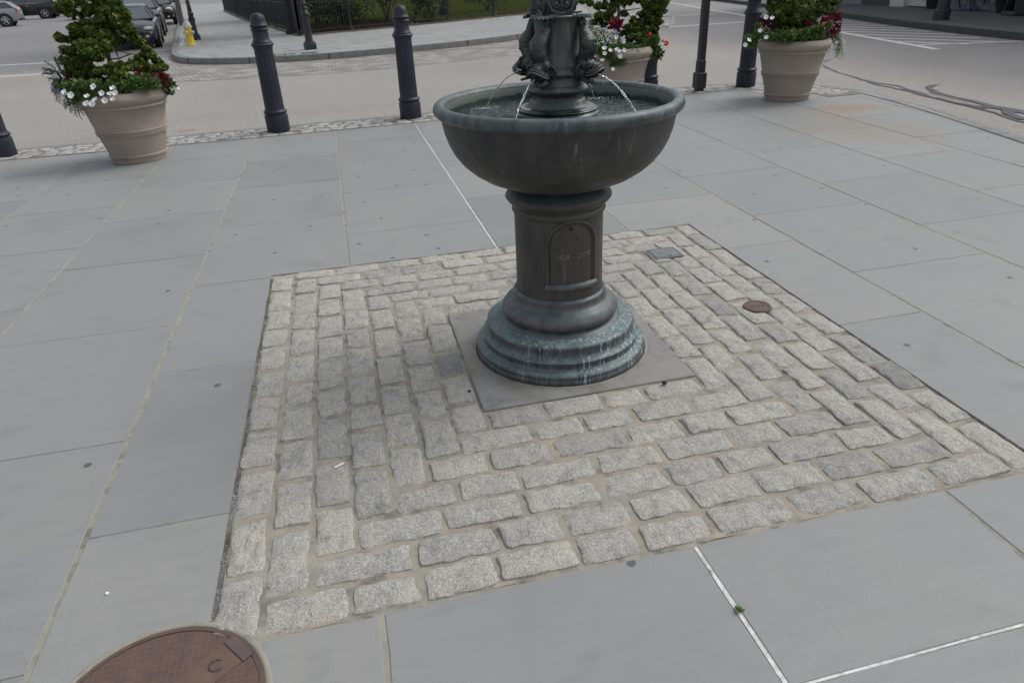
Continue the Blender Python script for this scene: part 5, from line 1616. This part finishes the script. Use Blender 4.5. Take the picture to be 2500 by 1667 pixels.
# ================================================================== PARK BEHIND THE FENCE
fl_right = [(-0.95, 25.95), (0.75, 26.75), (2.45, 27.7), (4.5, 29.0), (6.6, 30.4), (8.6, 31.7), (10.4, 34.4), (11.9, 38.5), (13.5, 44)]
fl_left = [(-0.95, 25.95), (-1.45, 28.6), (-2.0, 31.5), (-2.9, 35.5), (-3.8, 40.0), (-4.8, 45.5), (-5.9, 52), (-7.4, 61)]
def fence(pts, label, sub=2.2):
    o = empty('iron_fence'); tag(o, label, 'fence')
    posts = []
    rails = MB()
    for a, b in zip(pts, pts[1:]):
        a, b = Vector(a), Vector(b); L = (b - a).length
        n = max(1, round(L / sub))
        for i in range(n): posts.append(a + (b - a) * i / n)
    posts.append(Vector(pts[-1]))
    for i, p in enumerate(posts):
        pm = MB(); pm.box((p.x, p.y, 0.03), (.17, .17, .05), bev=.01); pm.box((p.x, p.y, .62), (.075, .075, 1.2), bev=.006)
        pm.tube([(p.x, p.y, .05), (p.x, p.y, .16), (p.x, p.y, .19)], [.065, .055, .04], 10)
        pm.ball((p.x, p.y, 1.26), .05, 8); pm.build('post', MT['postblack'], o, angle=35)
    for a, b in zip(posts, posts[1:]):
        L = (b - a).length; t = (b - a) / L; ang = math.atan2(t.y, t.x)
        c = (a + b) / 2
        pm = MB()
        for z in (.16, .98): pm.box((c.x, c.y, z), (L, .022, .03), ang)
        n = int(L / .115)
        for k_ in range(1, n):
            q = a + (b - a) * k_ / n
            pm.tube([(q.x, q.y, .08), (q.x, q.y, 1.08), (q.x, q.y, 1.16)], [.0095, .0095, .002], 5)
        pm.build('picket_panel', MT['postblack'], o, angle=35)
    return o
fence(fl_right, 'black iron picket fence along the park lawn behind the bollards')
fence(fl_left, 'black iron picket fence running back along the left footpath')
m = MB()
def thick_path(m, pts, w, z0, z1):
    A = offset_out(pts, w / 2); B = offset_out(pts, -w / 2)
    ribbon(m, A, B, z1, z0)
thick_path(m, fl_right, .24, 0.0, .055); thick_path(m, fl_left, .24, 0.0, .0553)
MT['coping'] = simple('mossy_coping', (0.10, 0.095, 0.07), .9, var=.4, scale=6)
tag(m.build('fence_coping', MT['coping'], smooth=False), kind='structure')
m = MB(); lawn_poly = [(p[0], p[1]) for p in reversed(fl_left)] + fl_right[1:] + [(14, 70), (-8, 100)]
m.poly(lawn_poly, .034)
tag(m.build('lawn', MT['lawn'], smooth=False), kind='structure')
m = MB()
A = fl_right[:7]; B = [(a[0] - .6, a[1] + 5.4) for a in A]
MT['ground_shade'] = simple('brown_ground_tree_shade', (0.022, 0.018, 0.012), .95, spec=0.0, var=.5, scale=5)  # brown ground darkened to paint the tree shade inside the fence
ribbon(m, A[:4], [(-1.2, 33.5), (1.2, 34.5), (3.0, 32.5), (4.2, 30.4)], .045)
tag(m.build('tree_shade_ground', MT['ground_shade'], smooth=False), kind='structure')
# litter along the coping
m = MB()
for _ in range(900):
    s = rnd.random() * 4.999; i = int(s); f = s - i
    a, b = fl_right[i], fl_right[i + 1]
    x, y = a[0] + (b[0] - a[0]) * f, a[1] + (b[1] - a[1]) * f - .14 - abs(rnd.gauss(0, .10))
    leaf(m, Vector((x, y, .022)), Vector((rnd.uniform(-1, 1), rnd.uniform(-1, 1), .15)).normalized(), Vector((0, 0, 1)), rnd.uniform(.04, .09), .02, rnd.random())
for _ in range(500):
    x, y = rnd.uniform(0, 9), rnd.uniform(27.5, 36)
    leaf(m, Vector((x, y + .2, .05)), Vector((rnd.uniform(-1, 1), rnd.uniform(-1, 1), .15)).normalized(), Vector((0, 0, 1)), rnd.uniform(.06, .10), .025, rnd.random())
tag(m.build('fallen_leaves', MT['litter'], smooth=False), 'brown fallen leaves scattered along the fence and lawn', 'fallen leaves', kind='stuff')

def bush(c, r, n, label, mat='bush', L=.10, name='bush', cat='bush', bright=.4, group=None):
    o = empty(name); tag(o, label, cat, group)
    m = MB()
    lumps = [(Vector((c[0] + rnd.uniform(-.7, .7) * r[0], c[1] + rnd.uniform(-.7, .7) * r[1], max(.2, c[2] + rnd.uniform(-.6, .7) * r[2]))), rnd.uniform(.3, .55)) for _ in range(14)]
    for p, s in lumps: leaf_clump(m, p, (r[0] * s, r[1] * s, r[2] * s), n // 14, L, L * .3, bright)
    m.build('foliage', MT[mat], o, smooth=False)
    m = MB()
    for _ in range(5):
        a = rnd.uniform(0, 6.28); m.tube([(c[0], c[1], 0.03), (c[0] + math.cos(a) * r[0] * .3, c[1] + math.sin(a) * r[1] * .3, c[2] * .8), (c[0] + math.cos(a) * r[0] * .55, c[1] + math.sin(a) * r[1] * .55, c[2] * 1.3)], [.03, .02, .008], 6)
    m.build('stems', MT['bark'], o)
    return o
bush((0.6, 28.6, .9), (1.1, .9, 1.0), 2600, 'dark leafy bush just inside the fence corner behind the lamp post')
bush((2.4, 31.8, 1.3), (1.2, .9, 1.0), 2000, 'dark bush in the shade behind the fence, left of the second bollard')
bush((4.1, 30.4, 1.1), (1.0, .7, .95), 1800, 'lighter yellow green bush behind the fence beside the second bollard', 'tree', .11, bright=.7)
bush((7.6, 36.4, 1.0), (1.5, .9, .9), 1300, 'dark bush beyond the lawn to the left of the fountain column')
for i, (x, y) in enumerate([(-1.4, 31.5), (-2.4, 36.0), (-3.4, 41.5), (-4.6, 48.0)]):
    bush((x + 1.0, y, .95), (1.0, 2.6, .95), 1500, ['dark evergreen bush nearest the corner along the left footpath fence', 'second dark evergreen bush along the left footpath fence', 'third dark evergreen bush along the left footpath fence', 'farthest dark evergreen bush along the left footpath fence'][i], 'bush', .13, bright=.25, group='dark bushes along the footpath fence')
def tree(x, y, r0, H, label, seed):
    o = empty('park_tree', (x, y, 0)); tag(o, label, 'tree', 'park trees behind the fence')
    m = MB()
    pts = [(0, 0, 0), (.02, 0, .3), (.0, .02, 1.2), (.08, 0, 2.4), (.05, .05, 3.6), (.1, 0, H * .7)]
    m.tube(pts, [r0 * 1.45, r0 * 1.08, r0, r0 * .9, r0 * .75, r0 * .25], 14)
    ends = []
    for i in range(9):
        a = i * 2.4; z0 = 2.6 + .25 * i
        e = Vector((math.cos(a) * (2.6 - .12 * i), math.sin(a) * (2.6 - .12 * i), z0 + 1.7)); ends.append(e)
        m.tube([(0.05, 0, z0), (e.x * .5, e.y * .5, z0 + 1.1), e], [r0 * .38, r0 * .2, .03], 7)
    m.build('trunk', MT['darkbark'], o)
    m = MB()
    for e in ends + [Vector((0, 0, H)), Vector((.8, .5, H - .6)), Vector((-.8, -.5, H - .7)), Vector((0, .9, H - 1.2))]:
        for _ in range(3):
            leaf_clump(m, e + Vector((rnd.gauss(0, .5), rnd.gauss(0, .5), rnd.gauss(.1, .4))), (.9, .9, .6), 170, .22, .07, .4)
    m.build('crown', MT['tree'], o, smooth=False)
tree(-1.05, 27.2, .30, 7.2, 'tree with a thick dark trunk just inside the fence corner', 1)
tree(5.2, 34.5, .22, 7.0, 'park tree standing on the lawn, trunk hidden behind the second bollard', 2)
tree(-0.5, 40.5, .25, 7.5, 'park tree standing farther back behind the footpath fence', 3)

# ================================================================== STREET FURNITURE
def lamp_post(x, y, z, label, s=1.0, rz=.3):
    o = empty('lamp_post', (x, y, z), rz); tag(o, label, 'lamp post', 'dark iron lamp posts')
    o.scale = (s, s, s)
    m = MB(); m.box((0, 0, .075), (.27, .27, .15), bev=.015); m.box((0, 0, .17), (.23, .23, .04), bev=.01)
    m.build('plinth', MT['postblack'], o, angle=35)
    m = MB(); m.lathe([(.10, .19), (.098, .22), (.078, .76), (.085, .79), (.098, .80), (.102, .83), (.095, .86), (.065, .89), (.058, .93), (.075, .95), (.078, .98), (.06, 1.0), (.058, 1.03), (.07, 1.05), (.07, 1.08), (.05, 1.11), (.038, 1.16), (.034, 2.9), (.05, 2.95), (.03, 3.0), (.03, 3.1)], 24, cap=False, fl=lambda a, i: 1 - .04 * max(0, math.cos(12 * a)) if i in (1, 2) else 1)
    m.build('shaft', MT['postblack'], o, angle=35)
    m = MB(); m.lathe([(.03, 3.1), (.09, 3.14), (.16, 3.45), (.17, 3.47)], 6, cap=False); m.build('lantern_glass', MT['petal'], o, smooth=False)
    m = MB(); m.lathe([(.18, 3.47), (.10, 3.6), (.03, 3.68), (.0, 3.74)], 6, cap=False); m.build('lantern_roof', MT['postblack'], o, smooth=False)
    return o
lamp_post(-0.54, 20.1, .018, 'dark lamp post on the far footpath between the first two bollards')
g = gr(476, 98, .02); lamp_post(g.x + .05, g.y, .018, 'dark lamp post just behind the yellow hydrant', .95)
g = gr(469, 54, .02); lamp_post(g.x, g.y, .018, 'dark lamp post farther up the left footpath', 1.15)
g = gr(445, 62, .02)
m = MB(); m.tube([(0, 0, 0), (0.05, .0, 2.5), (.08, 0, 6.0)], [.13, .115, .10], 12)
tag(m.build('utility_pole', simple('grey_wood', (.15, .135, .12), .9, var=.3, scale=9, bump=.5), loc=(g.x, g.y, .018)), 'plain grey wooden pole beside the parked black vehicle', 'pole')
g = gr(2300, 46, .02)
o = empty('lamp_post', (15.50, 16.6, .016), .2); tag(o, 'stout dark lamp post on the right sidewalk in front of the shop', 'lamp post', 'dark iron lamp posts')
m = MB(); m.lathe([(.20, 0), (.195, .24), (.155, .27)], 8, cap=False); m.build('plinth', MT['postblack'], o, smooth=False)
m = MB(); m.lathe([(.15, .27), (.145, .4), (.12, 1.1), (.13, 1.16), (.09, 1.25), (.06, 3.6), (.0, 3.62)], 20, cap=False); m.build('shaft', MT['postblack'], o, angle=35)
m = MB(); m.lathe([(.06, 3.6), (.18, 3.95), (.1, 4.15), (0, 4.3)], 8, cap=False); m.build('lantern', MT['petal'], o, smooth=False)

# hydrant
g = gr(468, 112, .018)
o = empty('fire_hydrant', (g.x, g.y, .016), -.4); tag(o, 'yellow fire hydrant with a silver bonnet on the far left footpath', 'hydrant')
MT['yellow'] = simple('hydrant_yellow', (.62, .50, .045), .5, var=.1)
MT['silver'] = simple('silver_paint', (.50, .51, .53), .45, .2, var=.1)
m = MB(); m.lathe([(.145, 0), (.145, .035), (.115, .045), (.105, .08), (.10, .46), (.105, .48), (.128, .485), (.128, .51)], 28, cap=False)
m.build('barrel', MT['yellow'], o, angle=35)
m = MB(); m.lathe([(.130, .511), (.130, .535), (.112, .545), (.105, .60), (.075, .655), (.03, .685), (.03, .70), (.022, .705), (.022, .745), (0, .75)], 28, cap=False)
m.build('bonnet', MT['silver'], o, angle=35)
for (dx, dy, r_) in ((0, -1, .062), (-1, 0, .048), (1, 0, .048)):
    m = MB(); b = Vector((dx, dy, 0)); c = Vector((0, 0, .37))
    m.tube([c + b * .08, c + b * .135], r_ * .82, 16); m.build('outlet', MT['yellow'], o, angle=35)
    m = MB(); m.tube([c + b * .135, c + b * .165, c + b * .168], [r_, r_ * .95, r_ * .4], 16); m.tube([c + b * .165, c + b * .19], .016, 5)
    m.build('outlet_cap', MT['silver'], o, angle=35)
# splash of white paint on the footpath beside the hydrant
m = MB()
a = gr(438, 112, .018)
for dx, dy, w_, l_ in ((0, .3, .05, 2.8), (.16, 1.0, .04, 3.2), (.05, 0, .10, .5)):
    strip(m, a.x + dx, a.y + dy, a.x + dx - .14 * l_, a.y + dy + l_, w_, .019 + dx * .01, .01, .1)
tag(m.build('paint_splash', MT['paint'], smooth=False), kind='structure')

# ================================================================== CARS
def cmat(name, col, rough=.25, metal=.3):
    k = NM(name); k.set('Base Color', (*col, 1)); k.set('Roughness', rough); k.set('Metallic', metal)
    k.set('Coat Weight', .6); k.set('Coat Roughness', .08)
    return k.m
CM = {'navy': cmat('navy_car_paint', (.018, .021, .042)), 'blue': cmat('dark_blue_car_paint', (.034, .038, .075)), 'black': cmat('black_car_paint', (.008, .008, .010)), 'silver': cmat('silver_car_paint', (.30, .31, .33), .3, .5), 'white': cmat('white_car_paint', (.55, .56, .58), .3, 0), 'cream': cmat('cream_car_paint', (.42, .41, .38), .35, 0)}
k = NM('car_glass'); k.set('Base Color', (.05, .06, .065, 1)); k.set('Roughness', .06); k.set('Specular IOR Level', .9); MT['glass'] = k.m
k = NM('windscreen'); k.set('Base Color', (.13, .15, .155, 1)); k.set('Roughness', .08); k.set('Specular IOR Level', .9); MT['screen'] = k.m
MT['tyre'] = simple('tyre', (.014, .014, .015), .85)
MT['alloy'] = simple('alloy', (.42, .43, .44), .35, .5)
MT['chrome'] = simple('chrome', (.6, .6, .62), .2, .8)
MT['tail'] = simple('tail_lamp', (.35, .012, .012), .3)
MT['head'] = simple('head_lamp', (.62, .64, .66), .15)
MT['plate'] = simple('number_plate', (.5, .5, .48), .5)
MT['trim'] = simple('black_trim', (.012, .012, .013), .7)
def car(label, mat, loc, yaw, Ln=4.6, Wd=1.82, H=1.45, kind='sedan', rack=False, name='parked_car', cat='car', scale=1.0):
    o = empty(name, loc, yaw); o.scale = (scale, scale, scale); tag(o, label, cat, 'parked cars')
    hw = Wd / 2; f, r = Ln / 2, -Ln / 2
    if kind == 'sedan':
        st = [(r, .50, .86, .86), (r + .08, .30, .98, .93), (r + .5, .22, 1.00, 1.0), (r + 1.2, .20, .97, 1.0), (0, .18, .94, 1.0), (f - 1.35, .18, .92, 1.0), (f - .9, .18, .88, .99), (f - .35, .20, .77, .95), (f - .08, .24, .66, .86), (f, .32, .56, .78)]
        gh = (r + .45, r + 1.15, f - 1.95, f - 1.15, .96, H)
    elif kind == 'pickup':
        st = [(r, .55, 1.08, .97), (r + .05, .50, 1.12, .98), (r + 1.7, .42, 1.12, 1.0), (r + 2.0, .40, 1.10, 1.0), (.6, .38, 1.10, 1.0), (f - 1.1, .38, 1.10, 1.0), (f - .5, .40, 1.06, .98), (f - .06, .45, .98, .93), (f, .5, .85, .88)]
        gh = (r + 2.0, r + 2.3, f - 2.0, f - 1.35, 1.10, H)
    else:
        st = [(r, .48, .95, .90), (r + .08, .34, 1.06, .95), (r + .4, .28, 1.08, 1.0), (r + 1.2, .26, 1.06, 1.0), (0, .25, 1.03, 1.0), (f - 1.3, .25, 1.02, 1.0), (f - .7, .26, .98, .98), (f - .25, .30, .90, .94), (f - .05, .36, .76, .87), (f, .44, .64, .80)]
        gh = (r + .12, r + .55, f - 1.95, f - 1.2, 1.05, H)
    m = MB(); vs = []
    for x, z0, z1, w in st:
        w *= hw; zm = z0 + (z1 - z0) * .55
        sec = [(w * .86, z0), (w * .97, z0 + .08), (w, zm), (w * .965, z1 - .07), (w * .89, z1 - .015), (w * .5, z1 + .025), (0, z1 + .035)]
        full = [(-y, z) for y, z in sec] + [(y, z) for y, z in reversed(sec[:-1])]
        vs += [(x, y, z) for y, z in full]
    n = 13
    fs = [(i * n + j, i * n + j + 1, (i + 1) * n + j + 1, (i + 1) * n + j) for i in range(len(st) - 1) for j in range(n - 1)]
    fs += [tuple(range(n)), tuple((len(st) - 1) * n + j for j in reversed(range(n)))]
    fs += [(i * n, (i + 1) * n, (i + 1) * n + n - 1, i * n + n - 1) for i in range(len(st) - 1)]
    m.add(vs, fs); body = m.build('body', CM[mat], o, angle=35)
    x0, x1, x2, x3, zb, zr = gh
    wb, wr = hw * .90, hw * .70
    # cabin shell (roof and pillars)
    zb -= .02
    B4 = [(x0, -wb), (x3, -wb), (x3, wb), (x0, wb)]
    m = MB()
    rf = []
    for x, w, dz in ((x1, wr * .96, -.05), (x1 + .25, wr, 0.0), ((x1 + x2) / 2, wr, .035), (x2 - .2, wr, .01), (x2, wr * .96, -.045)):
        rf += [(x, -w, zr - .06 + dz), (x, -w * .82, zr - .01 + dz), (x, 0, zr + dz), (x, w * .82, zr - .01 + dz), (x, w, zr - .06 + dz)]
    m.add(rf, [(i * 5 + j, i * 5 + j + 1, (i + 1) * 5 + j + 1, (i + 1) * 5 + j) for i in range(4) for j in range(4)])
    for sg in (-1, 1):
        for (xa, xb, w_) in ((x3, x2, .035), (x0, x1, .05 if kind != 'suv' else .07)):
            m.tube([(xa, sg * wb * .985, zb), (xb, sg * wr * .97, zr - .09)], w_, 6)
        xm = (x1 + x2) / 2
        m.tube([(xm - .05, sg * wb * .995, zb), (xm - .05, sg * wr * 1.0, zr - .05)], .035, 6)
    m.build('roof', CM[mat], o, angle=50)
    def quad(name, pts, mt, off=0):
        q = MB(); q.add(pts, [tuple(range(len(pts)))]); q.build(name, MT[mt], o, smooth=False)
    e = .012
    quad('windscreen', [(x3 - .02, -wb * .93, zb + .02), (x3 - .02, wb * .93, zb + .02), (x2 + .01, wr * .90, zr - .07), (x2 + .01, -wr * .90, zr - .07)], 'screen')
    quad('rear_window', [(x0 + .03, wb * .92, zb + .03), (x0 + .03, -wb * .92, zb + .03), (x1 - .0, -wr * .9, zr - .08), (x1 - .0, wr * .9, zr - .08)], 'glass')
    for sg in (-1, 1):
        xm = (x1 + x2) / 2 - .05
        ym = lambda f_: sg * (wb * .99 + (wr * .99 - wb * .99) * f_)
        quad('side_window', [(x3 - .12, ym(.0), zb + .01), (xm + .04, ym(0), zb + .01), (xm + .04, ym(.9), zr - .085), (x2 + .0, ym(.9), zr - .085)], 'glass')
        quad('side_window', [(xm - .04, ym(0), zb + .01), (x0 + .12, ym(.0), zb + .01), (x1 + .06, ym(.9), zr - .085), (xm - .04, ym(.9), zr - .085)], 'glass')
        mm = MB(); mm.ball((x3 - .30, sg * (hw + .07), zb + .09), (.07, .10, .065), 8); mm.build('mirror', CM[mat], o)
        # lights
        fx = f - .16; 
        mm = MB(); mm.ball((fx, sg * hw * .70, (.66 if kind == 'sedan' else .80)), (.15, .17, .075), 10); mm.build('headlight', MT['head'], o)
        mm = MB(); mm.ball((f - .03, sg * hw * .62, .42), (.06, .07, .05), 8); mm.build('fog_lamp', MT['head'], o)
        mm = MB(); mm.ball((r + .10, sg * hw * .84, .92 if kind != 'sedan' else .84), (.10, .12, .13 if kind == 'suv' else .08), 8); mm.build('tail_light', MT['tail'], o)
        for dx in (.35, -.55):
            mm = MB(); mm.box((dx - .2, sg * (hw * .985), zb - .14), (.17, .04, .03), bev=.01); mm.build('door_handle', MT['chrome' if mat in ('black', 'silver', 'white') else 'trim'], o)
    if kind == 'suv' and mat == 'black' and rack:
        for sg in (-1, 1):
            mm = MB(); mm.box(((x0 + x3) / 2 - .1, sg * wb * 1.0, zb + .0), (abs(x3 - x0) * .86, .02, .035)); mm.build('window_trim', MT['chrome'], o)
    mm = MB(); mm.box((f - .02, 0, .50), (.06, Wd * .52, .17), bev=.02); mm.build('grille', MT['trim'], o)
    mm = MB(); mm.box((f + .02, 0, .48), (.02, .31, .15), bev=.004); mm.build('number_plate', MT['plate'], o)
    mm = MB(); mm.box((r - .01, 0, .78 if kind != 'pickup' else .62), (.02, .31, .15), bev=.004); mm.build('number_plate', MT['plate'], o)
    mm = MB(); mm.box((r + .02, 0, .40 if kind != 'pickup' else .5), (.10, Wd * .9, .16), bev=.03); mm.build('rear_bumper', MT['trim'], o)
    if kind == 'pickup':
        mm = MB(); mm.box((r - .02, 0, .93), (.03, .34, .07), bev=.01); mm.build('tailgate_handle', MT['trim'], o)
    R_w = .33 if kind == 'sedan' else .37
    for xw in (f - .88, r + .88):
        for sg in (-1, 1):
            w_ = MB()
            y = sg * (hw - .10)
            def ring(pr, mtn, nm, par, n=28):
                q = MB(); vs = []
                for (rr, yy) in pr:
                    for k2 in range(n):
                        a = 2 * math.pi * k2 / n
                        vs.append((xw + rr * math.cos(a), y + sg * yy, R_w + rr * math.sin(a)))
                q.add(vs, [(i * n + j, i * n + (j + 1) % n, (i + 1) * n + (j + 1) % n, (i + 1) * n + j) for i in range(len(pr) - 1) for j in range(n)])
                return q
            ar = ring([(R_w + .055, -.05), (R_w + .065, .106), (R_w + .03, .108), (R_w * .5, .085)], 'trim', 'arch', o).build('wheel_arch', MT['trim'], o, angle=40)
            ty = ring([(R_w * .66, -.09), (R_w * .96, -.11), (R_w, -.08), (R_w, .09), (R_w * .96, .118), (R_w * .70, .122), (R_w * .66, .10)], 'tyre', 'tyre', o)
            wheel = ty.build('wheel', MT['tyre'], o, angle=40)
            q = MB()
            vs = []
            for k2 in range(5):
                a = 2 * math.pi * k2 / 5 + .3
                q.tube([(xw, y + sg * .10, R_w), (xw + R_w * .64 * math.cos(a), y + sg * .112, R_w + R_w * .64 * math.sin(a))], [.035, .022], 5)
            q2 = ring([(R_w * .66, .105), (R_w * .60, .112), (R_w * .585, .09)], 'alloy', 'rim', o)
            q.add(q2.v, q2.f); q.ball((xw, y + sg * .10, R_w), (.05, .03, .05), 8)
            q.build('rim', MT['alloy'], wheel, angle=50)
            q3 = ring([(R_w * .60, .07), (.001, .07)], 'trim', 'disc', o); q3.build('brake_disc', MT['trim'], wheel)
    return o
ZC = ROAD_Z + .004
dirc = math.atan2(-.987, .16)            # nose towards the camera, along the left kerb
car('dark navy sedan nearest in the row parked along the far left kerb', 'navy', (-6.45, 27.9, ZC), dirc, 4.6, 1.84, 1.40, 'sedan', scale=.90)
car('dark blue off-roader parked second in the row along the left kerb', 'blue', (-7.75, 35.0, ZC), dirc, 4.7, 1.90, 1.62, 'suv')
car('black off-roader parked third in the row along the left kerb', 'black', (-9.15, 46.0, ZC), dirc, 4.9, 1.92, 1.85, 'suv', name='parked_car')
car('black off-roader seen side on in the car park at top left', 'black', (-24.7, 71.4, ZC), R(186), 5.2, 2.0, 1.78, 'suv', rack=True, scale=1.15)
car('white hatchback at the top left edge beside the black one', 'white', (-26.0, 66.0, ZC), R(188), 4.5, 1.8, 1.62, 'suv')
car('silver car at the top left edge, only its tail in view', 'silver', (-21.7, 56.0, ZC), R(192), 4.5, 1.8, 1.50, 'suv')
car('cream pickup truck seen from behind between the branches of the left conifer', 'cream', (-17.6, 64.5, ZC), R(97), 5.3, 1.95, 1.85, 'pickup', name='pickup_truck', cat='pickup truck')
car('white van like car half hidden behind the tail of the black one', 'white', (-22.2, 77.0, ZC), R(150), 4.5, 1.8, 1.6, 'suv')

# ================================================================== SHOP FRONT ON THE RIGHT
sb = empty('shop_building'); tag(sb, 'shop front at the top right with a white door and dark panels', 'building')
W0 = Vector((17.4, 6.0)); Wd_ = Vector((19.75, 29.0)) - W0; Wt = Wd_.normalized(); Wn = Vector((Wt.y, -Wt.x))   # Wn points away from the street
def wpt(y, d=0.0): 
    t = (y - W0.y) / Wt.y; p = W0 + Wt * t + Wn * d; return p
def wbox(name, y0, y1, z0, z1, d0, d1, mat, parent=sb, bev=0):
    a, b = wpt(y0), wpt(y1); c = (a + b) / 2 + Wn * (d0 + d1) / 2
    m = MB(); m.box((c.x, c.y, (z0 + z1) / 2), ((b - a).length, abs(d1 - d0), z1 - z0), math.atan2(Wt.y, Wt.x), bev=bev)
    return m.build(name, mat, parent, smooth=False)
MT['wall_grey'] = simple('painted_wall', (.20, .21, .22), .7, var=.1)
MT['wall_white'] = simple('white_trim', (.50, .51, .50), .6, var=.06)
MT['panel_dark'] = simple('dark_panel', (.045, .046, .052), .6)
MT['brick'] = slabs('brick_wall', (.16, .06, .045), (.2, .08, .06), (.2, .18, .16), .22, .075, .008)
wbox('wall', 6.0, 29.0, 0.0, 7.0, .12, 6.0, MT['brick'])
wbox('door', 20.55, 22.0, 0.05, 2.5, .0, .118, MT['wall_white'])
wbox('door_panel', 20.8, 21.75, 0.25, 1.0, -.02, -.001, MT['wall_grey'])
wbox('pilaster', 22.0, 22.75, 0.016, 3.2, -.12, .118, MT['wall_white'])
wbox('panel', 22.76, 24.6, 0.016, 3.0, .0, .118, MT['panel_dark'])
wbox('panel', 24.62, 28.9, 0.016, 1.0, .02, .118, MT['wall_grey'])
wbox('stall_riser', 12.0, 20.54, 0.016, .62, .0, .118, MT['wall_grey'])
wbox('window', 12.0, 20.54, .62, 2.6, .05, .116, MT['glass'])
wbox('fascia', 6.0, 29.0, 3.2, 3.8, -.15, .118, MT['wall_white'])
wbox('panel', 6.0, 11.98, 0.016, 3.0, .0, .118, MT['panel_dark'])
for y in (8, 11.5, 15, 18.5, 22, 25.5):
    f_ = wbox('window', y, y + 1.2, 4.3, 6.0, .06, .119, MT['glass']); 
    a = wbox('sill', y - .1, y + 1.3, 4.18, 4.29, -.03, .119, MT['wall_white'], f_)
wbox('cornice', 6.0, 29.0, 6.7, 7.05, -.25, .119, MT['wall_white'])
def dark_pot(p, label, r):
    o = empty('potted_shrub', (p[0], p[1], .016)); tag(o, label, 'potted shrub', 'dark pots by the shop')
    m = MB(); m.lathe([(r * .62, 0), (r * .66, .02), (r * .95, .42), (r, .44), (r, .50), (r * .9, .5), (r * .85, .44), (0, .44)], 28, cap=False); m.build('pot', MT['postblack'], o, angle=35)
    m = MB(); leaf_clump(m, (0, 0, .82), (r * 1.45, r * 1.45, .42), 900, .07, .025, .35); m.build('foliage', MT['bush'], o, smooth=False)
g = gr(2278, 22, .016); dark_pot(g, 'dark pot with a round green shrub left of the stout lamp post', .30)
g = gr(2453, 32, .016); dark_pot(g, 'dark pot with a round green shrub near the top right corner', .34)
MT['bluemetal'] = simple('blue_metal', (.028, .035, .11), .5)
def bistro(p, rz, label):
    o = empty('bistro_table', (p[0], p[1], .016), rz); tag(o, label, 'table', 'blue folding bistro furniture')
    m = MB(); m.lathe([(0, .72), (.30, .72), (.305, .715), (.30, .70), (0, .70)], 32, cap=False); m.build('tabletop', MT['bluemetal'], o, angle=35)
    for sg in (-1, 1):
        for s2 in (-1, 1):
            m = MB(); m.tube([(s2 * .26, sg * .17, 0), (-s2 * .22, sg * .17, .70)], .012, 6); m.build('leg', MT['bluemetal'], o)
        m = MB(); m.tube([(sg * .26, -.17, .03), (sg * .26, .17, .03)], .010, 6); m.build('crossbar', MT['bluemetal'], o)
def bchair(p, rz, label):
    o = empty('folding_chair', (p[0], p[1], .016), rz); tag(o, label, 'chair', 'blue folding bistro furniture')
    m = MB()
    for i in range(5): m.box((-.16 + i * .08, 0, .455), (.055, .38, .012), 0)
    m.build('seat', MT['bluemetal'], o, smooth=False)
    for sg in (-1, 1):
        m = MB(); m.tube([(.20, sg * .19, 0), (-.20, sg * .19, .50), (-.26, sg * .19, .86)], .011, 6); m.build('leg', MT['bluemetal'], o)
        m = MB(); m.tube([(-.22, sg * .17, 0), (.18, sg * .17, .455)], .011, 6); m.build('leg', MT['bluemetal'], o)
    m = MB(); m.box((-.25, 0, .80), (.015, .38, .07)); m.box((-.23, 0, .68), (.015, .38, .05)); m.build('backrest', MT['bluemetal'], o, smooth=False)
g = gr(2345, 27, .016); bistro(g, .3, 'blue folding bistro table just right of the stout lamp post')
g = gr(2390, 28, .016); bistro(g, .9, 'blue folding bistro table nearer the right end of the shop front')
g = gr(2322, 25, .016); bchair(g, .5, 'blue folding chair right behind the stout lamp post')
g = gr(2368, 28, .016); bchair(g, 2.6, 'blue folding chair between the two bistro tables')
g = gr(2412, 28, .016); bchair(g, .1, 'blue folding chair nearest the right hand dark pot')
g = gr(2492, 38, .016)
o = empty('pavement_sign', (g.x, g.y, .016), R(70)); tag(o, 'dark folding pavement sign at the top right edge of the photo', 'sign')
for sg in (-1, 1):
    m = MB()
    m.add([(sg * .27, -.32, 0), (sg * .27, .32, 0), (sg * .03, .30, 1.05), (sg * .03, -.30, 1.05), (sg * .30, -.32, 0), (sg * .30, .32, 0), (sg * .06, .30, 1.05), (sg * .06, -.30, 1.05)],
          [(0, 1, 2, 3), (7, 6, 5, 4), (0, 3, 7, 4), (1, 5, 6, 2), (3, 2, 6, 7), (0, 4, 5, 1)]); m.build('board', MT['postblack'], o, smooth=False)
m = MB(); m.box((0, 0, .05), (.66, .70, .10), bev=.02); m.build('foot', MT['postblack'], o)
